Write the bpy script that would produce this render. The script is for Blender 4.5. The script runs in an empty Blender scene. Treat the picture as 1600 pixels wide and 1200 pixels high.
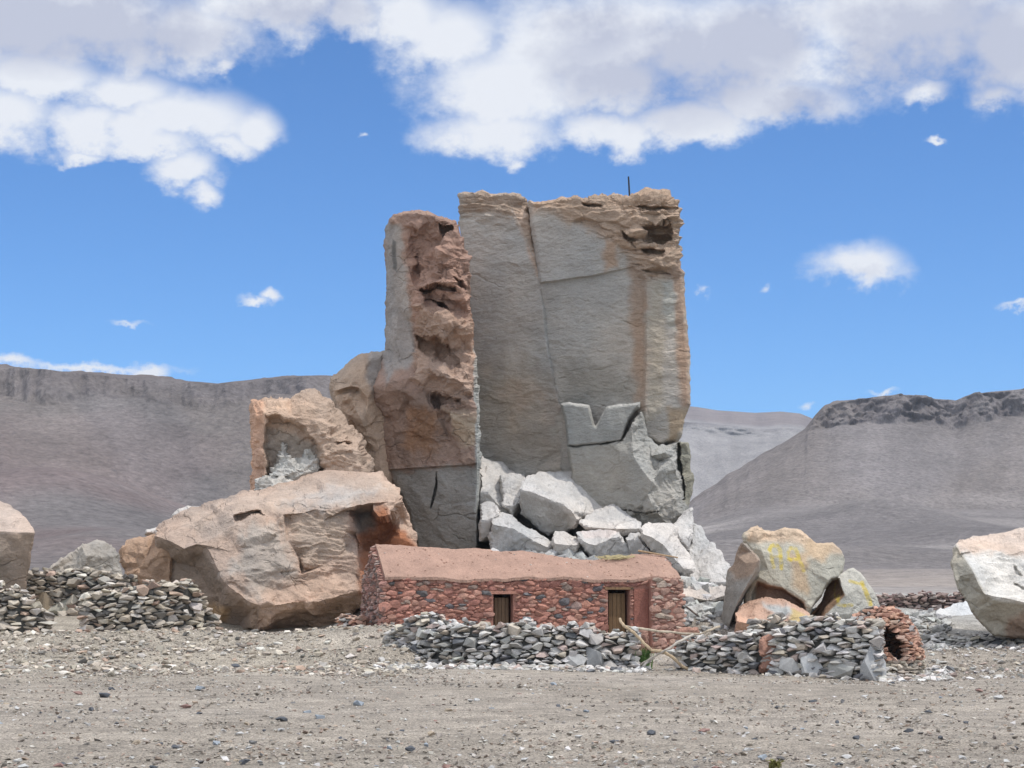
import bpy, bmesh, math, random
import numpy as np
from mathutils import Vector
from mathutils.geometry import delaunay_2d_cdt
random.seed(7)
RNG = np.random.default_rng(11)
SC = bpy.context.scene
COL = SC.collection

# ------------------------------------------------------------------ camera
CAMZ, FPX, TILT = 2.0, 3115.0, math.atan(315.0 / 3115.0)
cam_data = bpy.data.cameras.new("camera")
cam = bpy.data.objects.new("camera", cam_data)
COL.objects.link(cam)
cam.location = (0, 0, CAMZ)
cam.rotation_euler = (math.pi / 2 + TILT, 0, 0)
cam_data.sensor_width = 36
cam_data.lens = FPX / 1600 * 36
cam_data.clip_start = 0.5
cam_data.clip_end = 9000
SC.camera = cam

def P(px, py, D):
    """world point at distance D (along +Y) seen at photo pixel px, py"""
    px = np.asarray(px, float); py = np.asarray(py, float); D = np.asarray(D, float)
    xc = (px - 800) / FPX; yc = (600 - py) / FPX
    dy = math.cos(TILT) - yc * math.sin(TILT)
    dz = math.sin(TILT) + yc * math.cos(TILT)
    s = D / dy
    return np.stack([xc * s, D + 0 * s, CAMZ + dz * s], -1)

# ------------------------------------------------------------------ light
SUN = Vector((0.40, -0.20, 0.90)).normalized()
sd = bpy.data.lights.new("sun", 'SUN')
sd.energy = 2.75
sd.angle = math.radians(0.53)
sd.color = (1.0, 0.965, 0.91)
so = bpy.data.objects.new("sun", sd)
COL.objects.link(so)
so.rotation_euler = (-SUN).to_track_quat('-Z', 'Y').to_euler()
SC.view_settings.view_transform = 'Standard'
SC.view_settings.look = 'None'
SC.view_settings.exposure = 0.0
SC.view_settings.gamma = 1.0
SC.view_settings.use_curve_mapping = False

# ------------------------------------------------------------------ sky
world = bpy.data.worlds.new("World")
SC.world = world
world.use_nodes = True
wt = world.node_tree
wt.nodes.clear()
def wn(t, **k):
    n = wt.nodes.new(t)
    for a, b in k.items(): setattr(n, a, b)
    return n
def wl(a, b): wt.links.new(a, b)
def wmath(op, a, b=None, c=None, clamp=False):
    n = wn('ShaderNodeMath', operation=op); n.use_clamp = clamp
    for i, v in enumerate((a, b, c)):
        if v is None: continue
        if isinstance(v, (int, float)): n.inputs[i].default_value = v
        else: wl(v, n.inputs[i])
    return n.outputs[0]
sky = wn('ShaderNodeTexSky', sky_type='NISHITA')
sky.sun_disc = False
sky.sun_elevation = math.asin(SUN.z)
sky.sun_rotation = math.atan2(SUN.x, SUN.y)
sky.altitude = 3800
sky.air_density = 1.15
sky.dust_density = 0.3
sky.ozone_density = 2.5
SKY_STRENGTH = 0.15
TINT = (.375, .70, 1.0, 1)
bg = wn('ShaderNodeBackground'); bg.inputs[1].default_value = SKY_STRENGTH
tint = wn('ShaderNodeMix', data_type='RGBA', blend_type='MULTIPLY'); tint.inputs[0].default_value = 1
wl(sky.outputs[0], tint.inputs[6]); tint.inputs[7].default_value = (TINT)
wl(tint.outputs[2], bg.inputs[0])
tc = wn('ShaderNodeTexCoord')
sep = wn('ShaderNodeSeparateXYZ'); wl(tc.outputs['Generated'], sep.inputs[0])
az = wmath('ARCTAN2', sep.outputs[0], sep.outputs[1])
el = wmath('ARCSINE', sep.outputs[2])
def wnoise(scale, detail, rough, w=0.0, sq=1.0):
    mp = wn('ShaderNodeMapping'); mp.inputs['Scale'].default_value = (1, 1, sq); mp.inputs['Location'].default_value = (w, w * .7, w * 1.3)
    wl(tc.outputs['Generated'], mp.inputs[0])
    n = wn('ShaderNodeTexNoise'); n.inputs['Scale'].default_value = scale
    n.inputs['Detail'].default_value = detail; n.inputs['Roughness'].default_value = rough
    wl(mp.outputs[0], n.inputs[0]); return n.outputs[0]
n1 = wnoise(16, 9, .62, 3.1, 1.5); n2 = wnoise(38, 8, .62, 9.4, 1.3); n3 = wnoise(9, 6, .55, 5.5, 1.6)
comb = wn('ShaderNodeCombineXYZ')
wl(wmath('ADD', az, wmath('MULTIPLY', wmath('SUBTRACT', n1, .5), .032)), comb.inputs[0])
wl(wmath('ADD', el, wmath('MULTIPLY', wmath('SUBTRACT', n2, .5), .026)), comb.inputs[1])
def blobs(lst):
    """soft union of elliptical cloud bodies given by direction (photo pixel) and radii"""
    acc = None
    for px, py, rx, ry, am in lst:
        d = P(px, py, 1.0) - np.array([0, 0, CAMZ]); d = d / np.linalg.norm(d)
        a, e = math.atan2(d[0], d[1]), math.asin(d[2])
        s = wn('ShaderNodeVectorMath', operation='SUBTRACT'); wl(comb.outputs[0], s.inputs[0]); s.inputs[1].default_value = (a, e, 0)
        m = wn('ShaderNodeVectorMath', operation='MULTIPLY'); wl(s.outputs[0], m.inputs[0]); m.inputs[1].default_value = (FPX / rx, FPX / ry, 0)
        l = wn('ShaderNodeVectorMath', operation='LENGTH'); wl(m.outputs[0], l.inputs[0])
        v = wmath('MULTIPLY', wmath('SUBTRACT', 1.25, l.outputs['Value']), am)
        acc = v if acc is None else wmath('SMOOTH_MAX', acc, v, .12)
    return acc
CL = [(90, 30, 300, 95, 1), (300, 50, 130, 60, 1), (430, 8, 170, 58, 1), (555, 25, 60, 42, 1), (345, 100, 22, 18, .8), (0, 180, 100, 55, 1), (60, 120, 120, 45, 1), (190, 150, 110, 42, 1), (290, 185, 120, 52, 1), (400, 200, 48, 36, .9),
      (240, 225, 100, 26, .9), (290, 262, 62, 36, .95), (322, 305, 22, 26, .85), (130, 238, 40, 14, .7), (140, 195, 80, 40, 1), (210, 205, 90, 36, 1), (350, 225, 60, 30, .9),
      (640, 30, 60, 60, 1), (790, 140, 165, 88, 1), (770, 210, 130, 42, 1), (805, 255, 14, 16, .7), (700, 60, 110, 70, 1), (930, 60, 250, 105, 1), (1130, 80, 240, 105, 1), (1400, 30, 250, 120, 1), (1590, 60, 120, 95, 1),
      (960, 130, 120, 60, 1), (950, 205, 110, 34, 1), (1190, 160, 160, 45, 1), (1080, 190, 130, 38, 1), (1440, 145, 50, 26, .9), (1560, 150, 50, 22, .7),
      (1347, 415, 72, 36, 1), (400, 466, 32, 9, .75), (430, 455, 16, 10, .75), (195, 512, 44, 8, .6), (552, 212, 10, 7, .7), (1462, 216, 18, 6, .7), (1580, 480, 34, 9, .75),
      (238, 580, 34, 14, 1), (20, 566, 50, 13, .8), (150, 572, 130, 8, .6), (1378, 615, 26, 6, .7), (1195, 452, 12, 7, .5), (1090, 452, 14, 7, .5), (1265, 635, 16, 6, .5)]
mask = blobs(CL)
dens = wmath('ADD', mask, wmath('ADD', wmath('MULTIPLY', wmath('SUBTRACT', n1, .50), 1.0), wmath('MULTIPLY', wmath('SUBTRACT', n2, .5), 1.05)))
# unseen cloud outside the view, added thick and bright to lift the shade
behind = wmath('MULTIPLY', wmath('SUBTRACT', wmath('ABSOLUTE', az), .42), 4, clamp=True)
dens2 = wmath('MULTIPLY', wmath('SUBTRACT', n3, .37), 5)
upper = wmath('MULTIPLY', wmath('SUBTRACT', el, .36), 6, clamp=True)
oth = wmath('MAXIMUM', behind, upper)
dens = wmath('ADD', wmath('MULTIPLY', dens, wmath('SUBTRACT', 1, oth)), wmath('MULTIPLY', dens2, oth))
dens = wmath('MULTIPLY', wmath('SUBTRACT', dens, .02), 1.15, clamp=True)
rampn = wn('ShaderNodeValToRGB'); rampn.color_ramp.interpolation = 'EASE'
rampn.color_ramp.elements[0].position = 0.0; rampn.color_ramp.elements[1].position = 1.0
wl(dens, rampn.inputs[0])
up = wmath('MULTIPLY', wmath('MULTIPLY', el, 12, clamp=True), rampn.outputs[0])
grey = blobs([(110, 45, 330, 62, 1), (440, 20, 150, 40, .7), (1060, 110, 200, 80, 1.1), (1200, 60, 160, 60, .9), (1480, 70, 230, 105, 1.2), (1250, 165, 90, 30, .8), (930, 60, 100, 50, .8), (1350, 425, 30, 12, .3)])
white = blobs([(1285, 70, 36, 62, 1), (790, 150, 100, 60, .7), (1440, 150, 40, 26, .8)])
g = wmath('ADD', wmath('MULTIPLY', grey, 1.3), wmath('MULTIPLY', wmath('SUBTRACT', n1, .5), 1.5))
g = wmath('SUBTRACT', g, wmath('MAXIMUM', white, 0))
g = wmath('ADD', wmath('MULTIPLY', g, .9), wmath('MULTIPLY', wmath('SUBTRACT', .56, n2), 1.6), clamp=True)
cmix = wn('ShaderNodeMix', data_type='RGBA'); wl(g, cmix.inputs[0])
cmix.inputs[6].default_value = (.84, .87, .93, 1); cmix.inputs[7].default_value = (.54, .575, .70, 1)
bgc = wn('ShaderNodeBackground'); wl(cmix.outputs[2], bgc.inputs[0]); wl(wmath('ADD', 1.0, wmath('MULTIPLY', oth, .95)), bgc.inputs[1])  # clouds outside the view get extra strength as fill light
mx = wn('ShaderNodeMixShader'); wl(up, mx.inputs[0]); wl(bg.outputs[0], mx.inputs[1]); wl(bgc.outputs[0], mx.inputs[2])
wo = wn('ShaderNodeOutputWorld'); wl(mx.outputs[0], wo.inputs[0])

# ------------------------------------------------------------------ numpy noise
def _h(ix, iy, iz, s):
    n = (ix.astype(np.int64) * 374761393 + iy.astype(np.int64) * 668265263 + iz.astype(np.int64) * 1440662683 + s * 974711) & 0xffffffff
    n = ((n ^ (n >> 13)) * 1274126177) & 0xffffffff
    n = ((n ^ (n >> 16)) * 2246822519) & 0xffffffff
    n = n ^ (n >> 15)
    return (n & 0xffffff) / float(0x1000000)
def vnoise(p, s=0):
    f = np.floor(p); t = p - f; t = t * t * (3 - 2 * t)
    ix, iy, iz = f[:, 0], f[:, 1], f[:, 2]; r = 0
    for a in (0, 1):
        for b in (0, 1):
            for c in (0, 1):
                w = (t[:, 0] if a else 1 - t[:, 0]) * (t[:, 1] if b else 1 - t[:, 1]) * (t[:, 2] if c else 1 - t[:, 2])
                r = r + w * _h(ix + a, iy + b, iz + c, s)
    return r * 2 - 1
def fbm(p, octv=4, s=0, gain=.5):
    r = 0; a = 1; tot = 0
    for o in range(octv):
        r = r + a * vnoise(p * (2.03 ** o) + 17.3 * o, s + o); tot += a; a *= gain
    return r / tot
def facet(p, s=0, tilt=1.0, step=.5, w=.10):
    """each cell of a 3-D cell pattern is a tilted plane: broken-rock faces with short steep risers between them"""
    f = np.floor(p); d1 = np.full(len(p), 9e9); d2 = d1.copy(); v1 = np.zeros(len(p)); v2 = v1.copy()
    for a in (-1, 0, 1):
        for b in (-1, 0, 1):
            for c in (-1, 0, 1):
                ix, iy, iz = f[:, 0] + a, f[:, 1] + b, f[:, 2] + c
                dx, dy, dz = p[:, 0] - ix - _h(ix, iy, iz, s), p[:, 1] - iy - _h(ix, iy, iz, s + 1), p[:, 2] - iz - _h(ix, iy, iz, s + 2)
                d = np.sqrt(dx * dx + dy * dy + dz * dz)
                gx, gy, gz = _h(ix, iy, iz, s + 3) * 2 - 1, _h(ix, iy, iz, s + 4) * 2 - 1, _h(ix, iy, iz, s + 5) * 2 - 1
                v = tilt * (gx * dx + gy * dy + gz * dz) + step * (_h(ix, iy, iz, s + 6) * 2 - 1)
                m = d < d1; k = (~m) & (d < d2)
                d2 = np.where(m, d1, np.where(k, d, d2)); v2 = np.where(m, v1, np.where(k, v, v2)); d1 = np.where(m, d, d1); v1 = np.where(m, v, v1)
    t = np.clip((d2 - d1) / w, 0, 1)
    return v1 * (.5 + .5 * t) + v2 * (.5 - .5 * t)
def smooth(t): t = np.clip(t, 0, 1); return t * t * (3 - 2 * t)

# ------------------------------------------------------------------ object helpers
def tag(o, label=None, cat=None, group=None, kind=None):
    if label: o['label'] = label
    if cat: o['category'] = cat
    if group: o['group'] = group
    if kind: o['kind'] = kind
    return o
def mk(name, V, F, mat, col=None, parent=None, smooth_=False, rotz=0):
    V = np.asarray(V, float)
    if parent is None:
        loc = np.array([(V[:, 0].min() + V[:, 0].max()) / 2, (V[:, 1].min() + V[:, 1].max()) / 2, V[:, 2].min()])
    else:
        loc = np.array(parent['_w']) if '_w' in parent else np.array(parent.location)
    me = bpy.data.meshes.new(name)
    F = [tuple(int(i) for i in f) for f in F] if not isinstance(F, np.ndarray) else F
    if isinstance(F, np.ndarray):
        me.vertices.add(len(V)); me.vertices.foreach_set('co', (V - loc).astype(np.float32).ravel())
        n, k = F.shape
        me.loops.add(n * k); me.loops.foreach_set('vertex_index', F.astype(np.int32).ravel())
        me.polygons.add(n); me.polygons.foreach_set('loop_start', np.arange(0, n * k, k, dtype=np.int32))
        me.polygons.foreach_set('loop_total', np.full(n, k, dtype=np.int32))
        me.update(calc_edges=True)
    else:
        me.from_pydata([tuple(v) for v in (V - loc)], [], F)
    me.validate(verbose=False)
    me.polygons.foreach_set('use_smooth', np.full(len(me.polygons), bool(smooth_)))
    if col is not None:
        at = me.color_attributes.new('Col', 'FLOAT_COLOR', 'POINT')
        c = np.ones((len(V), 4), np.float32); c[:, :3] = col
        at.data.foreach_set('color', c.ravel())
    me.materials.append(mat)
    o = bpy.data.objects.new(name, me)
    COL.objects.link(o)
    if parent is None: o.location = loc
    else: o.parent = parent
    return o
def empty(name, loc, label, cat, group=None):
    o = bpy.data.objects.new(name, None); COL.objects.link(o); o.location = loc
    return tag(o, label, cat, group)

# ------------------------------------------------------------------ materials
def mat_stone(name, bump=.5, dist=.06, scale=5.0, squash=1.0, var=.35, rough=.92, fine=40.0, fvar=.14, crack=0.0, crack_d=.5, spot=None, spot_scale=3.0, spot_cut=.6):
    m = bpy.data.materials.new(name); m.use_nodes = True; t = m.node_tree; t.nodes.clear()
    N = t.nodes.new; L = t.links.new
    out = N('ShaderNodeOutputMaterial'); b = N('ShaderNodeBsdfPrincipled'); L(b.outputs[0], out.inputs[0])
    b.inputs['Roughness'].default_value = rough
    b.inputs['Specular IOR Level'].default_value = .18
    co = N('ShaderNodeTexCoord'); mp = N('ShaderNodeMapping'); mp.inputs['Scale'].default_value = (1, 1, squash)
    L(co.outputs['Object'], mp.inputs[0])
    at = N('ShaderNodeAttribute'); at.attribute_name = 'Col'
    def noise(s, d, r=.6):
        n = N('ShaderNodeTexNoise'); n.inputs['Scale'].default_value = s; n.inputs['Detail'].default_value = d
        n.inputs['Roughness'].default_value = r; L(mp.outputs[0], n.inputs[0]); return n.outputs[0]
    a = noise(scale * .25, 6); c = noise(scale * 2.2, 8, .7); f = noise(fine, 4, .7)
    def mr(x, lo, hi):
        r = N('ShaderNodeMapRange'); L(x, r.inputs[0]); r.inputs[1].default_value = .3; r.inputs[2].default_value = .7
        r.inputs[3].default_value = lo; r.inputs[4].default_value = hi; return r.outputs[0]
    def mul(x, y):
        n = N('ShaderNodeMath'); n.operation = 'MULTIPLY'; L(x, n.inputs[0]); L(y, n.inputs[1]); return n.outputs[0]
    v = mul(mul(mr(a, 1 - var * .55, 1 + var * .45), mr(c, 1 - var * .5, 1 + var * .45)), mr(f, 1 - fvar, 1 + fvar))
    vm = N('ShaderNodeVectorMath'); vm.operation = 'SCALE'; L(at.outputs['Color'], vm.inputs[0]); L(v, vm.inputs['Scale'])
    colour = vm.outputs[0]
    if spot is not None:
        s = noise(spot_scale, 7, .7); r = N('ShaderNodeMapRange'); L(s, r.inputs[0])
        r.inputs[1].default_value = spot_cut; r.inputs[2].default_value = spot_cut + .05; r.inputs[3].default_value = 0; r.inputs[4].default_value = .8
        mxx = N('ShaderNodeMix'); mxx.data_type = 'RGBA'; L(r.outputs[0], mxx.inputs[0]); L(colour, mxx.inputs[6]); mxx.inputs[7].default_value = (*spot, 1)
        colour = mxx.outputs[2]
    L(colour, b.inputs['Base Color'])
    add = N('ShaderNodeMath'); add.operation = 'MULTIPLY_ADD'; L(f, add.inputs[0]); add.inputs[1].default_value = .22
    L(noise(scale, 10, .62), add.inputs[2])
    hgt = add.outputs[0]
    if crack:
        wv = N('ShaderNodeTexNoise'); wv.inputs['Scale'].default_value = 1.1; wv.inputs['Detail'].default_value = 5; L(mp.outputs[0], wv.inputs[0])
        ws = N('ShaderNodeVectorMath'); ws.operation = 'SCALE'; L(wv.outputs[1], ws.inputs[0]); ws.inputs['Scale'].default_value = 1.1
        wa = N('ShaderNodeVectorMath'); L(ws.outputs[0], wa.inputs[0]); L(mp.outputs[0], wa.inputs[1])
        vo = N('ShaderNodeTexVoronoi'); vo.feature = 'DISTANCE_TO_EDGE'; vo.inputs['Scale'].default_value = crack; L(wa.outputs[0], vo.inputs[0])
        cr = N('ShaderNodeMapRange'); L(vo.outputs[0], cr.inputs[0]); cr.inputs[1].default_value = 0; cr.inputs[2].default_value = .035; cr.inputs[3].default_value = 1; cr.inputs[4].default_value = 0
        gate = N('ShaderNodeMapRange'); L(noise(.55, 3), gate.inputs[0]); gate.inputs[1].default_value = .50; gate.inputs[2].default_value = .60
        cg = mul(cr.outputs[0], gate.outputs[0])
        sb = N('ShaderNodeMath'); sb.operation = 'MULTIPLY_ADD'; L(cg, sb.inputs[0]); sb.inputs[1].default_value = -crack_d; L(hgt, sb.inputs[2]); hgt = sb.outputs[0]
    bp = N('ShaderNodeBump'); bp.inputs['Strength'].default_value = bump; bp.inputs['Distance'].default_value = dist
    L(hgt, bp.inputs['Height']); L(bp.outputs[0], b.inputs['Normal'])
    return m
M_cliff = mat_stone('cliff rock', 1.0, .17, 3.4, 2.0, .22, fine=22, fvar=.12, crack=.33, crack_d=.28)
M_rock = mat_stone('weathered rock', .95, .12, 3.5, 1.5, .30, fine=26, crack=.8)
M_fresh = mat_stone('fresh pale rock', .9, .09, 4.5, 1.0, .28, fine=28, crack=.9)
M_stone = mat_stone('loose stone', .5, .02, 14.0, 1.0, .35, fine=70)
M_mud = mat_stone('red mud', .9, .05, 8.0, 1.0, .26, fine=32, fvar=.2)
M_ground = mat_stone('gravel ground', 1.0, .06, 7.0, 1.0, .60, fine=34, fvar=1.0, rough=.95)
M_hill = mat_stone('hill scree', 1.0, 2.6, .16, .6, .34, fine=.75, fvar=.30, rough=.97, spot=(.11, .097, .097), spot_scale=.42, spot_cut=.60)
M_wood = mat_stone('weathered wood', .5, .01, 20.0, .15, .5, fine=90)
M_metal = mat_stone('dark metal', .1, .01, 20.0, 1, .1, rough=.6)
M_leaf = mat_stone('leaves', .1, .01, 20.0, 1, .4, rough=.7)

# rock colours (linear albedo)
GREY = (.445, .408, .362); TAN = (.44, .31, .225); PINK = (.42, .28, .21); RUST = (.34, .165, .095); RED = (.34, .16, .105)
PALE = (.45, .435, .40); WHITE = (.53, .498, .462); BROWN = (.27, .195, .145); ORANGE = (.46, .27, .15); CREAM = (.52, .45, .35)

# ------------------------------------------------------------------ sculpted rocks
def seg_dist(x, y, poly, closed=True):
    n = len(poly); best = np.full(len(x), 9e9)
    for i in range(n if closed else n - 1):
        ax, ay = poly[i][:2]; bx, by = poly[(i + 1) % n][:2]
        vx, vy = bx - ax, by - ay; L2 = vx * vx + vy * vy + 1e-9
        t = np.clip(((x - ax) * vx + (y - ay) * vy) / L2, 0, 1)
        best = np.minimum(best, np.hypot(x - ax - t * vx, y - ay - t * vy))
    return best
def inside(x, y, poly):
    r = np.zeros(len(x), bool); n = len(poly)
    for i in range(n):
        ax, ay = poly[i][:2]; bx, by = poly[(i + 1) % n][:2]
        if ay == by: continue
        c = (ay > y) != (by > y)
        r ^= c & (x < (bx - ax) * (y - ay) / (by - ay) + ax)
    return r
def sdist(x, y, poly):
    d = seg_dist(x, y, poly); return np.where(inside(x, y, poly), d, -d)
def ridge_d(pts, ridge, top, mid, bot, hup, hdn):
    """depths for outline points from one ridge line: receding cap above it, undercut below it"""
    rx = [r[0] for r in ridge]; ry = [r[1] for r in ridge]; out = []
    for x, y in pts:
        yy = np.interp(x, rx, ry)
        if y < yy: k = min(1, (yy - y) / hup); d = mid + (top - mid) * k
        else: k = min(1, (y - yy) / hdn); d = mid + (bot - mid) * k
        out.append((x, y, d))
    return out
def densify(a, b, res):
    n = max(1, int(math.hypot(b[0] - a[0], b[1] - a[1]) / res))
    return [tuple(a[k] + (b[k] - a[k]) * i / n for k in range(3)) for i in range(n)]

def sculpt(name, outline, ctrl=(), creases=(), D=60, T=3.0, res=1.9, plane=(0, 0, 0, 0), rim=(8, .35), amp=.06, cell=.9, squash=1.0,
           rough=(), strata=(), dents=(), paint=(), strokes=(), base=GREY, mat=None, parent=None, seed=1, jag=1.0, shrink=.25, mottled=.12, fine=.7, soft=0, label=None, cat='boulder', group=None):
    """a free-standing rock: traced outline and measured relief give its near side, then sides and back close the volume"""
    ax, ay, cx, cy = plane
    rnd = np.random.default_rng(seed)
    cv = [tuple(p) for p in outline]; ce = [(i, (i + 1) % len(cv)) for i in range(len(cv))]
    for p in ctrl: cv.append(tuple(p))
    for line in creases:
        k = len(cv); cv += [tuple(p) for p in line]; ce += [(k + i, k + i + 1) for i in range(len(line) - 1)]
    r = delaunay_2d_cdt([Vector(p[:2]) for p in cv], ce, [], 1, 1e-4)
    tv = [tuple(v) for v in r[0]]; src = r[3]
    arr = np.array([p[:2] for p in cv]); dd = np.array([p[2] for p in cv]); td = []
    for i, v in enumerate(tv):
        if src[i]: td.append(cv[src[i][0]][2])
        else:
            q = np.hypot(arr[:, 0] - v[0], arr[:, 1] - v[1]) + 1e-3; w = 1 / q ** 2; td.append(float((w * dd).sum() / w.sum()))
    # fine points
    ring = []
    for i in range(len(outline)): ring += densify(outline[i], outline[(i + 1) % len(outline)], res)
    rp = np.array(ring); n0 = len(rp)
    tang = np.roll(rp, -1, 0) - np.roll(rp, 1, 0); nx, ny = -tang[:, 1], tang[:, 0]; ln = np.hypot(nx, ny) + 1e-9
    q = np.stack([rp[:, 0] * .06, rp[:, 1] * .06, np.full(n0, seed * 3.7)], -1)
    j = jag * (1.3 * fbm(q, 3, seed) + .8 * vnoise(q * 5, seed + 4))
    rp[:, 0] += nx / ln * j; rp[:, 1] += ny / ln * j
    x0, x1, y0, y1 = rp[:, 0].min(), rp[:, 0].max(), rp[:, 1].min(), rp[:, 1].max()
    gx, gy = np.meshgrid(np.arange(x0, x1, res), np.arange(y0, y1, res * .87)); gx = gx + (np.arange(gx.shape[0]) % 2)[:, None] * res * .5
    gx = gx.ravel() + rnd.uniform(-.28, .28, gx.size) * res; gy = gy.ravel() + rnd.uniform(-.28, .28, gy.size) * res
    poly = [tuple(p) for p in rp[:, :2]]
    keep = sdist(gx, gy, [tuple(p) for p in rp[::2, :2]]) > res * .8
    extra = []
    for line in creases:
        for i in range(len(line) - 1): extra += densify(line[i], line[i + 1], res)
        extra.append(line[-1])
    if extra:
        ex = np.array(extra)[:, :2]
        for k in range(0, len(ex)): keep &= (np.abs(gx - ex[k, 0]) > res * .55) | (np.abs(gy - ex[k, 1]) > res * .55)
        e_in = sdist(ex[:, 0], ex[:, 1], poly) > res * .5; ex = ex[e_in]
    else: ex = np.zeros((0, 2))
    X = np.concatenate([rp[:, 0], gx[keep], ex[:, 0]]); Y = np.concatenate([rp[:, 1], gy[keep], ex[:, 1]])
    d = np.full(len(X), np.nan)
    for f in r[2]:
        a, b, c = [tv[i] for i in f[:3]]; da, db, dc = [td[i] for i in f[:3]]
        den = (b[1] - c[1]) * (a[0] - c[0]) + (c[0] - b[0]) * (a[1] - c[1])
        if abs(den) < 1e-9: continue
        w0 = ((b[1] - c[1]) * (X - c[0]) + (c[0] - b[0]) * (Y - c[1])) / den
        w1 = ((c[1] - a[1]) * (X - c[0]) + (a[0] - c[0]) * (Y - c[1])) / den
        w2 = 1 - w0 - w1; m = (w0 >= -1e-6) & (w1 >= -1e-6) & (w2 >= -1e-6)
        d[m] = w0[m] * da + w1[m] * db + w2[m] * dc
    bad = np.isnan(d)
    if bad.any():
        for i in np.where(bad)[0]:
            k = np.argmin(np.hypot(arr[:, 0] - X[i], arr[:, 1] - Y[i])); d[i] = dd[k]
        # ring points jittered off the coarse outline take the depth of the outline there
        rr = np.array(ring); ii = np.where(bad[:n0])[0]; d[ii] = rr[ii, 2]
    d = d + ax * (X - cx) + ay * (Y - cy)
    sd_ = sdist(X, Y, poly[::1]) if n0 < 700 else sdist(X, Y, poly[::2])
    sd_[:n0] = 0
    if rim[0] > 0: d += rim[1] * np.clip(1 - sd_ / rim[0], 0, 1) ** 2
    wq = np.stack([X * .05, Y * .05, np.full(len(X), seed * 1.3)], -1); wx = fbm(wq, 4, seed + 20); wy = fbm(wq + 50, 4, seed + 21)
    for dn in dents:
        pl, dep, edge = dn[:3]; wp = dn[3] if len(dn) > 3 else 5
        s = sdist(X + wx * wp, Y + wy * wp, pl); d += dep * smooth(s / edge) * (sd_ > 0)
    W = P(X, Y, D + d)
    r2 = delaunay_2d_cdt([Vector((a, b)) for a, b in zip(X, Y)], [(i, (i + 1) % n0) for i in range(n0)], [], 1, 1e-5)
    idx = []
    for i, s_ in enumerate(r2[3]): idx.append(s_[0] if s_ else -1)
    F = []
    for f in r2[2]:
        a = [idx[i] for i in f]
        if -1 in a or len(a) != 3: continue
        F.append(a)
    F = np.array(F)
    # outward orientation: toward the camera (-Y)
    e1 = W[F[:, 1]] - W[F[:, 0]]; e2 = W[F[:, 2]] - W[F[:, 0]]; ny_ = np.cross(e1, e2)[:, 1]
    if np.median(ny_) > 0: F = F[:, ::-1]
    # sides and back
    K = max(3, int(T / .45)); cen = W[:n0].mean(0); rings = [np.arange(n0)]; VV = [W]; cnt = len(W)
    zmin = W[:, 2].min()
    yb = D + T + np.median(d[:n0])
    for k in range(1, K + 1):
        t = k / K; s = 1 - shrink * t ** 2; nw = W[:n0].copy()
        nw[:, 0] = cen[0] + (nw[:, 0] - cen[0]) * s
        nw[:, 2] = zmin + (nw[:, 2] - zmin) * (1 - (1 - s) * .8)
        dyy = (np.maximum(yb, nw[:, 1] + .4) - nw[:, 1]) * t; nw[:, 1] += dyy; nw[:, 0] += dyy * cen[0] / cen[1]
        VV.append(nw); rings.append(np.arange(cnt, cnt + n0)); cnt += n0
    Q = []
    a, b = rings[0], rings[1]; V0 = np.concatenate(VV[:2]); t1 = np.stack([a, b, np.roll(a, -1)], -1)
    tn = np.cross(V0[t1[:, 1]] - V0[t1[:, 0]], V0[t1[:, 2]] - V0[t1[:, 0]]); rad = V0[a] - cen; rad[:, 1] = 0
    area = -np.sum(tn * rad)
    for k in range(K):
        a, b = rings[k], rings[k + 1]; a2, b2 = np.roll(a, -1), np.roll(b, -1)
        t1 = np.stack([a, b, a2], -1); t2 = np.stack([a2, b, b2], -1)
        if area > 0: t1 = t1[:, ::-1]; t2 = t2[:, ::-1]
        Q += [t1, t2]
    bc = VV[-1].mean(0); VV.append(bc[None, :]); bi = cnt; a = rings[-1]; t1 = np.stack([a, np.full(n0, bi), np.roll(a, -1)], -1)
    Q.append(t1[:, ::-1] if area > 0 else t1)
    V = np.concatenate(VV); F = np.concatenate([F] + Q)
    # displacement along smoothed normals
    fn = np.cross(V[F[:, 1]] - V[F[:, 0]], V[F[:, 2]] - V[F[:, 0]]); nrm = np.zeros_like(V)
    for k in range(3): np.add.at(nrm, F[:, k], fn)
    nrm /= np.linalg.norm(nrm, axis=1)[:, None] + 1e-9
    EA = np.concatenate([F[:, 0], F[:, 1], F[:, 2]]); EB = np.concatenate([F[:, 1], F[:, 2], F[:, 0]])
    EA, EB = np.concatenate([EA, EB]), np.concatenate([EB, EA]); deg = np.bincount(EA, minlength=len(V)) + 1.0
    def relax(v, n):
        for _ in range(n): v = (v + np.bincount(EA, weights=v[EB], minlength=len(V))) / deg
        return v
    nrm = np.stack([relax(nrm[:, k], 14) for k in range(3)], -1)
    nrm /= np.linalg.norm(nrm, axis=1)[:, None] + 1e-9
    nrm[len(W):] *= .6
    A = np.full(len(V), amp); XX = np.concatenate([X] + [X[:n0]] * K + [[X.mean()]]); YY = np.concatenate([Y] + [Y[:n0]] * K + [[Y.mean()]])
    for pl, am, fe in rough:
        s = sdist(X + wx * 8, Y + wy * 8, pl); k = np.zeros(len(V)); k[:len(X)] = smooth(s / fe + .5); A = A + (am - amp) * k
    c3 = np.array([cell, cell, cell / squash]); o = seed * 13.7
    warp = np.stack([fbm(V / cell * .6 + o, 2, seed), fbm(V / cell * .6 + o + 9, 2, seed + 1), fbm(V / cell * .6 + o + 19, 2, seed + 2)], -1) * cell * .35
    Pq = V + warp
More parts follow.
